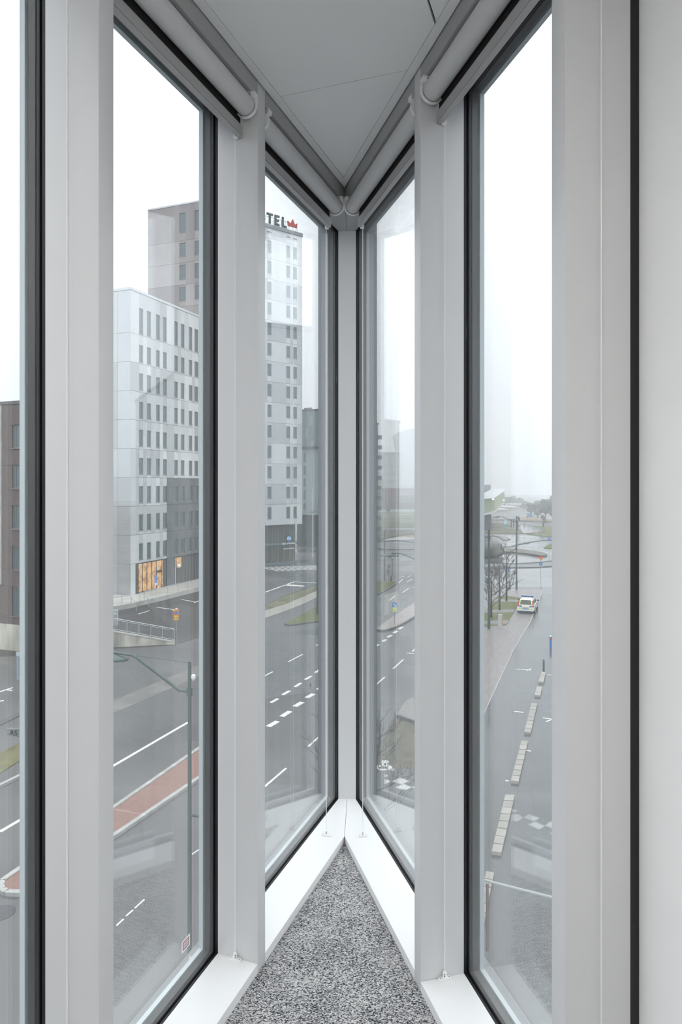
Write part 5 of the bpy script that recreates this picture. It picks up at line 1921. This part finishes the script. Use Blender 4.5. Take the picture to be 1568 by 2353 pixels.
# guard rail with white posts before the embankment
Yg = 203
gr_ = empty('road_barrier', (xat(910, Yg), Yg, ZG), 'white panelled road barrier below the green embankment', 'barrier')
x_ = xat(868, Yg)
for i in range(11):
    MB().box((x_ + i * 1.3, Yg, ZG + 0.1), (1.16, 0, 0), (0, 0.12, 0), (0, 0, 0.95)).build('panel', mat('barrier_white', (0.62, 0.66, 0.67), 0.4), gr_)
    MB().box((x_ + i * 1.3 - 0.11, Yg - 0.05, ZG), (0.09, 0, 0), (0, 0.2, 0), (0, 0, 1.25)).build('post', POLEL, gr_)

# hazy towers far off
FARM = mat('far_facade_grey', (0.34, 0.36, 0.38), 0.7, var=0.05, vscale=0.05)
Yf = 560.0
ft = empty('distant_tower', (xat(950, Yf), Yf, ZG), 'pale flared tower fading in the haze above the red hall', 'building')
out = [(910.5, 996), (925, 990), (940, 986), (1000, 981), (1000, 1116), (936, 1116), (927, 1080), (918, 1035)]
MB().slab([Vector((xat(a, Yf), Yf, zat(b, Yf))) for a, b in out], Vector((0, 40, 0))).build('body', FARM, ft)
MB().box((xat(936, Yf), Yf + 2, ZG), (xat(1000, Yf) - xat(936, Yf), 0, 0), (0, 36, 0), (0, 0, zat(1116, Yf) - ZG)).build('base', FARM, ft)
for i in range(7):
    zq = zat(1105 - i * 16, Yf)
    MB().box((xat(938, Yf), Yf - 0.3, zq), (xat(998, Yf) - xat(938, Yf), 0, 0), (0, 0.28, 0), (0, 0, 1.4)).build('window_band', mat('far_window_band', (0.22, 0.24, 0.26), 0.4), ft)
Yf = 470.0
fo = empty('distant_office', (xat(898, Yf), Yf, ZG), 'pale flat roofed office fading in the haze behind the balconies', 'building')
MB().box((xat(868, Yf), Yf, ZG), (xat(925, Yf) - xat(868, Yf), 0, 0), (0, 25, 0), (0, 0, zat(1042, Yf) - ZG)).build('body', FARM, fo)
MB().box((xat(866, Yf), Yf - 1, zat(1042, Yf) + 0.05), (xat(924, Yf) - xat(866, Yf), 0, 0), (0, 27, 0), (0, 0, 0.8)).build('roof', mat('far_roof', (0.2, 0.2, 0.2), 0.6), fo)
for i in range(4):
    MB().box((xat(870, Yf), Yf - 0.3, zat(1058 + 17 * i, Yf)), (xat(920, Yf) - xat(870, Yf), 0, 0), (0, 0.28, 0), (0, 0, 1.8)).build('window_band', MATS['far_window_band'], fo)

# shopping hall with the sloping green canopy
gb = empty('canopy_building', gp(1120, 1216), 'low building with a sloping pale green canopy over a violet base', 'building')
PG = mat('pale_green_fascia', (0.36, 0.42, 0.27), 0.5, var=0.06, vscale=0.15)
WHB = mat('canopy_white', (0.72, 0.74, 0.74), 0.5)


def at(px, py, Y):
    return Vector((xat(px, Y), Y, zat(py, Y)))


def strip(name, tops, bots, back, m):
    """faceted fascia through sighted corners, given real thickness backwards"""
    n = len(tops)
    vs = tops + bots + [p + back for p in tops] + [p + back for p in bots]
    fs = []
    for i in range(n - 1):
        fs += [(i, i + 1, n + i + 1, n + i), (2 * n + i, 3 * n + i, 3 * n + i + 1, 2 * n + i + 1), (i, 2 * n + i, 2 * n + i + 1, i + 1), (n + i, n + i + 1, 3 * n + i + 1, 3 * n + i)]
    fs += [(0, n, 3 * n, 2 * n), (n - 1, 2 * n + n - 1, 3 * n + n - 1, n + n - 1)]
    return MB().add(vs, fs).build(name, m, gb)


bk = Vector((-3.0, 14, 0))
strip('fascia', [at(1085, 1150, 205), at(1136, 1146.5, 203), at(1159.5, 1130, 250)], [at(1085, 1186, 205), at(1138, 1173, 203), at(1159.5, 1152, 250)], bk, PG)
strip('soffit_band', [at(1085, 1186.5, 204.8), at(1138, 1173.5, 202.8), at(1159.8, 1152.3, 250)], [at(1085, 1192, 204.8), at(1138, 1177.5, 202.8), at(1159.8, 1156, 250)], bk, WHB)
vs = [at(1085, 1149.8, 204.5), at(1136, 1146.2, 202.5), at(1160, 1129.6, 250), at(1160, 1124.6, 262), at(1131, 1124.8, 262), at(1100, 1140, 262)]
MB().slab(vs, UP * 0.25).build('roof', mat('canopy_roof', (0.48, 0.51, 0.53), 0.35), gb)
MB().box(at(1085, 1128, 266), (xat(1128.5, 266) - xat(1085, 266), 0, 0), (0, 12, 0), (0, 0, zat(1114, 266) - zat(1128, 266))).build('roof_hut', mat('hut_grey', (0.30, 0.33, 0.34), 0.6), gb)
MB().box(at(1085, 1141, 264), (xat(1127, 264) - xat(1085, 264), 0, 0), (0, 10, 0), (0, 0, zat(1127.5, 264) - zat(1141, 264))).build('pink_wall', mat('pinkish_wall', (0.34, 0.20, 0.22), 0.6), gb)
v0, v1 = at(1085, 1184, 212), at(1130, 1182, 210)
MB().prism([(v0.x, v0.y), (v1.x, v1.y), (v1.x - 2, v1.y + 16), (v0.x, v0.y + 16)], ZG, zat(1182, 211)).build('violet_wall', mat('violet_grey_wall', (0.17, 0.165, 0.20), 0.6), gb)
for px, py, Y in ((1131, 1147, 200.5), (1156, 1149, 240)):
    MB().lathe(at(px, py, Y) + Vector((0, -1.5, 0)), [(0.1, -0.25), (0.32, -0.1), (0.3, 0.12), (0.1, 0.22)], 10).build('floodlight', mat('lamp_white_glow', (0.9, 0.9, 0.85), 0.4, emit=(1, 0.95, 0.85), estr=1.6), gb)

# big boulder sculpture inside the roundabout
ico = bmesh.new()
bmesh.ops.create_icosphere(ico, subdivisions=4, radius=1.0)
import mathutils.noise as mn
vs = []
b0 = gp(1128, 1284)
for v in ico.verts:
    p = v.co.copy()
    k = 1 + 0.16 * mn.noise(p * 1.4 + Vector((3, 1, 2))) + 0.05 * mn.noise(p * 4)
    x = p.x * k * 2.15 + (0.35 * (p.z < -0.2) * p.x)
    z = p.z * k * 1.85
    if p.x > 0.45:
        z += 0.25
    z = max(z, -1.55)
    vs.append(b0 + Vector((x, p.y * k * 1.8, z + 1.55)))
fs = [tuple(v.index for v in f.verts) for f in ico.faces]
ico.free()
so_ = empty('boulder_sculpture', b0, 'large rounded grey green boulder sculpture inside the roundabout', 'sculpture')
MB().add(vs, fs).build('boulder', mat('weathered_stone', (0.145, 0.155, 0.14), 0.75, var=0.3, vscale=0.8, bump=0.5, bscale=4), so_, smooth=True)
MB().lathe(b0, [(2.7, 0), (2.6, 0.16), (2.2, 0.18)], 28).build('plinth', KERBD, so_)

# far guard rail across the roundabout exits
Yg = 232
rb = empty('guard_rail', gp(1200, 1208), 'long grey guard rail along the far main road', 'barrier')
ga, gb2 = Vector((xat(1128, 255), 255, ZG)), Vector((xat(1330, 232), 232, ZG))
for z, h in ((0.55, 0.28), (1.0, 0.12)):
    MB().box(ga + UP * z, gb2 - ga, Vector((0, 0.1, 0)), UP * h).build('rail', KERBD, rb)
for i in range(13):
    p = ga.lerp(gb2, i / 12)
    MB().box(p, Vector((0.14, 0, 0)), Vector((0, 0.14, 0)), UP * 1.1).build('post', KERBD, rb)
Yb_ = 236
bt = empty('bus_shelter', Vector((xat(1178, Yb_), Yb_ - 14, ZG)), 'small grey shelter at the end of the guard rail', 'shelter')
for px in (1176.5, 1181.5):
    MB().box((xat(px, 222), 222, ZG), (0.15, 0, 0), (0, 1.4, 0), (0, 0, 2.5)).build('side_wall', POLE, bt)
MB().box((xat(1175.5, 222), 221.8, ZG + 2.51), (1.3, 0, 0), (0, 1.9, 0), (0, 0, 0.14)).build('roof', POLE, bt)


# hazy trees beyond the roads
def far_tree(px, Y, top, wpx_, seed, label, mats):
    rnd = random.Random(seed)
    base = Vector((xat(px, Y), Y, ZG))
    root = empty('distant_tree', base, label, 'tree', 'hazy trees beyond the roundabout')
    h = zat(top, Y) - ZG
    w = wpx_ * Y / 1568 / 2
    MB().tube([base, base + UP * h * 0.5], [0.3, 0.18], 7).build('trunk', BARK, root)
    mb = MB()
    for i in range(16):
        a = rnd.uniform(0, 6.28)
        rr = w * rnd.uniform(0.1, 0.75)
        c = base + Vector((rr * math.cos(a), rr * math.sin(a) * 0.8, h * rnd.uniform(0.30, 0.82)))
        s = w * rnd.uniform(0.32, 0.52)
        bm = bmesh.new()
        bmesh.ops.create_icosphere(bm, subdivisions=2, radius=1.0)
        vv = []
        for v in bm.verts:
            k = 1 + 0.5 * mn.noise(v.co * 2.2 + Vector((i, seed, 0)))
            vv.append(c + Vector((v.co.x * s * k, v.co.y * s * k, v.co.z * s * k * 0.9)))
        ff = [tuple(v.index for v in f.verts) for f in bm.faces]
        bm.free()
        mb.add(vv, ff)
    mb.build('crown', mats, root)


CRN = [mat('winter_crown', (0.085, 0.095, 0.075), 0.95, var=0.4, vscale=0.5), mat('winter_crown_brown', (0.11, 0.105, 0.085), 0.95, var=0.4, vscale=0.5)]
tl = [(1272, 255, 1132, 34, 0, 'tallest hazy tree at the right edge of the right window'), (1254, 262, 1142, 34, 0, 'broad hazy tree second from the right window edge'), (1236, 285, 1149, 30, 0, 'hazy tree above the wide blue direction sign'), (1222, 300, 1152, 24, 1, 'lower hazy tree just left of the broad dark ones'),
      (1207, 380, 1150, 22, 1, 'pale hazy tree behind the tall street lamp top'), (1192, 400, 1142, 26, 1, 'pale rounded tree in the haze near the canopy lamps'), (1176, 420, 1137, 28, 1, 'pale tree in the haze right of the green canopy'), (1160, 440, 1142, 26, 1, 'faint tree at the tip of the green canopy'),
      (1190, 205, 1180, 10, 1, 'small round brown tree near the far main road'), (1249, 222, 1176, 14, 1, 'small leafless round tree before the dark trees'),
      (1294, 260, 1130, 36, 0, 'hazy tree hidden behind the right hand mullion'), (893, 330, 1160, 12, 1, 'small bush like tree by the embankment edge')]
for k, (px, Y, top, w, mi, lb) in enumerate(tl):
    far_tree(px, Y, top, w, k + 3, lb, CRN[mi])
for k, (px, Y) in enumerate(((1147, 330), (1290, 300))):
    pass

# low far roofs and wall closing the view under the trees
fh = empty('distant_roofs', Vector((xat(1160, 360), 360, ZG)), 'low pale roofs with small lights in the haze behind the canopy', 'building')
for px0, px1, y0, y1, Y in ((1138, 1165, 1172, 1177, 350), (1158, 1184, 1166, 1176, 365), (1176, 1206, 1160, 1170, 390)):
    a, b = xat(px0, Y), xat(px1, Y)
    MB().box((a, Y, ZG), (b - a, 0, 0), (0, 10, 0), (0, 0, zat(y0, Y) - ZG)).build('wall', mat('pinkish_far_wall', (0.42, 0.36, 0.34), 0.7), fh)
    MB().box((a - 0.5, Y - 0.5, zat(y0, Y) + 0.02), (b - a + 1, 0, 0), (0, 11, 0), (0, 0, 0.5)).build('roof', mat('far_roof_white', (0.7, 0.71, 0.72), 0.5), fh)

# metal rod outside the right window, carried on a bracket at the mullion
ra = sight_on_glass(RW, 1113, 2022.5, 0.42)
rb_ = sight_on_glass(RW, 1340, 2081, 0.30)
ro = empty('facade_rod', ra, 'thin bright metal rod fixed outside the window with the police car', 'rod')
MB().tube([ra, rb_], 0.0042, 10).build('rod', mat('bright_chrome', (0.92, 0.92, 0.92), 0.3), ro)
rc = sight_on_glass(RW, 1118, 2030, 0.42)
MB().box(rc - UP * 0.25 - RW.d * 0.004, RW.d * 0.008, RW.n * 0.008, UP * 0.25).build('bracket', mat('rod_bracket', (0.30, 0.22, 0.22), 0.5), ro)
MB().tube([rb_ , RW.p(1.585, 0.262, rb_.z)], 0.006, 8).build('rod_mount', MATS['bright_chrome'], ro)

# office block across the right-hand street: it shows mirrored in the left panes
ofb = empty('office_block', (48, 52, ZG), 'long grey office block across the right hand street, mirrored in the left window panes', 'building')
oo = Vector((30.5, 31.0, ZG))
ou = Vector((0.90, 0.43, 0)).normalized()
on = Vector((0.43, -0.90, 0)).normalized()
oz = EYE + 10.6
MB().prism([xy(oo - on * 0.14), xy(oo + ou * 46 - on * 0.14), xy(oo + ou * 46 - on * 14), xy(oo - on * 14)], ZG, oz - 0.3).build('wall', CORE, ofb)
MB().prism([xy(oo + on * .1 - ou * .1), xy(oo + ou * 46.1 + on * .1), xy(oo + ou * 46 - on * 14), xy(oo - on * 14 - ou * .1)], oz - 0.28, oz).build('roof', mat('dark_coping', (0.1, 0.1, 0.1)), ofb)
OP = [mat('office_panel', (0.34, 0.37, 0.37), 0.5, var=0.05, vscale=0.5), mat('office_panel_dark', (0.24, 0.27, 0.275), 0.5, var=0.05, vscale=0.5)]
oj = [ZG + 0.1 + 3.72 * i for i in range(6)] + [oz - 0.3]
ocol = [(1.6 + 4.5 * i, 4.0 + 4.5 * i) for i in range(10)]
facade(ofb, oo, ou, on, 46, oj, {i: (oj[i] + 1.0, oj[i] + 2.9) for i in range(6)}, ocol, lambda bi, u: pick_mat(OP, (2, 1)), 0.14)

# ------------------------------------------------------------------ haze over the town
hz = bpy.data.materials.new('mist')
hz.use_nodes = True
nt = hz.node_tree
nt.nodes.clear()
vs_ = nt.nodes.new('ShaderNodeVolumeScatter')
vs_.inputs['Color'].default_value = (0.96, 0.98, 1.0, 1)
vs_.inputs['Density'].default_value = 0.0023
vs_.inputs['Anisotropy'].default_value = 0.2
out_ = nt.nodes.new('ShaderNodeOutputMaterial')
nt.links.new(vs_.outputs[0], out_.inputs['Volume'])
haze = MB().box((-420, 124, ZG - 0.5), (840, 0, 0), (0, 760, 0), (0, 0, 95)).build('haze', hz, kind='stuff')
haze['label'] = 'thin winter mist over the streets and houses'
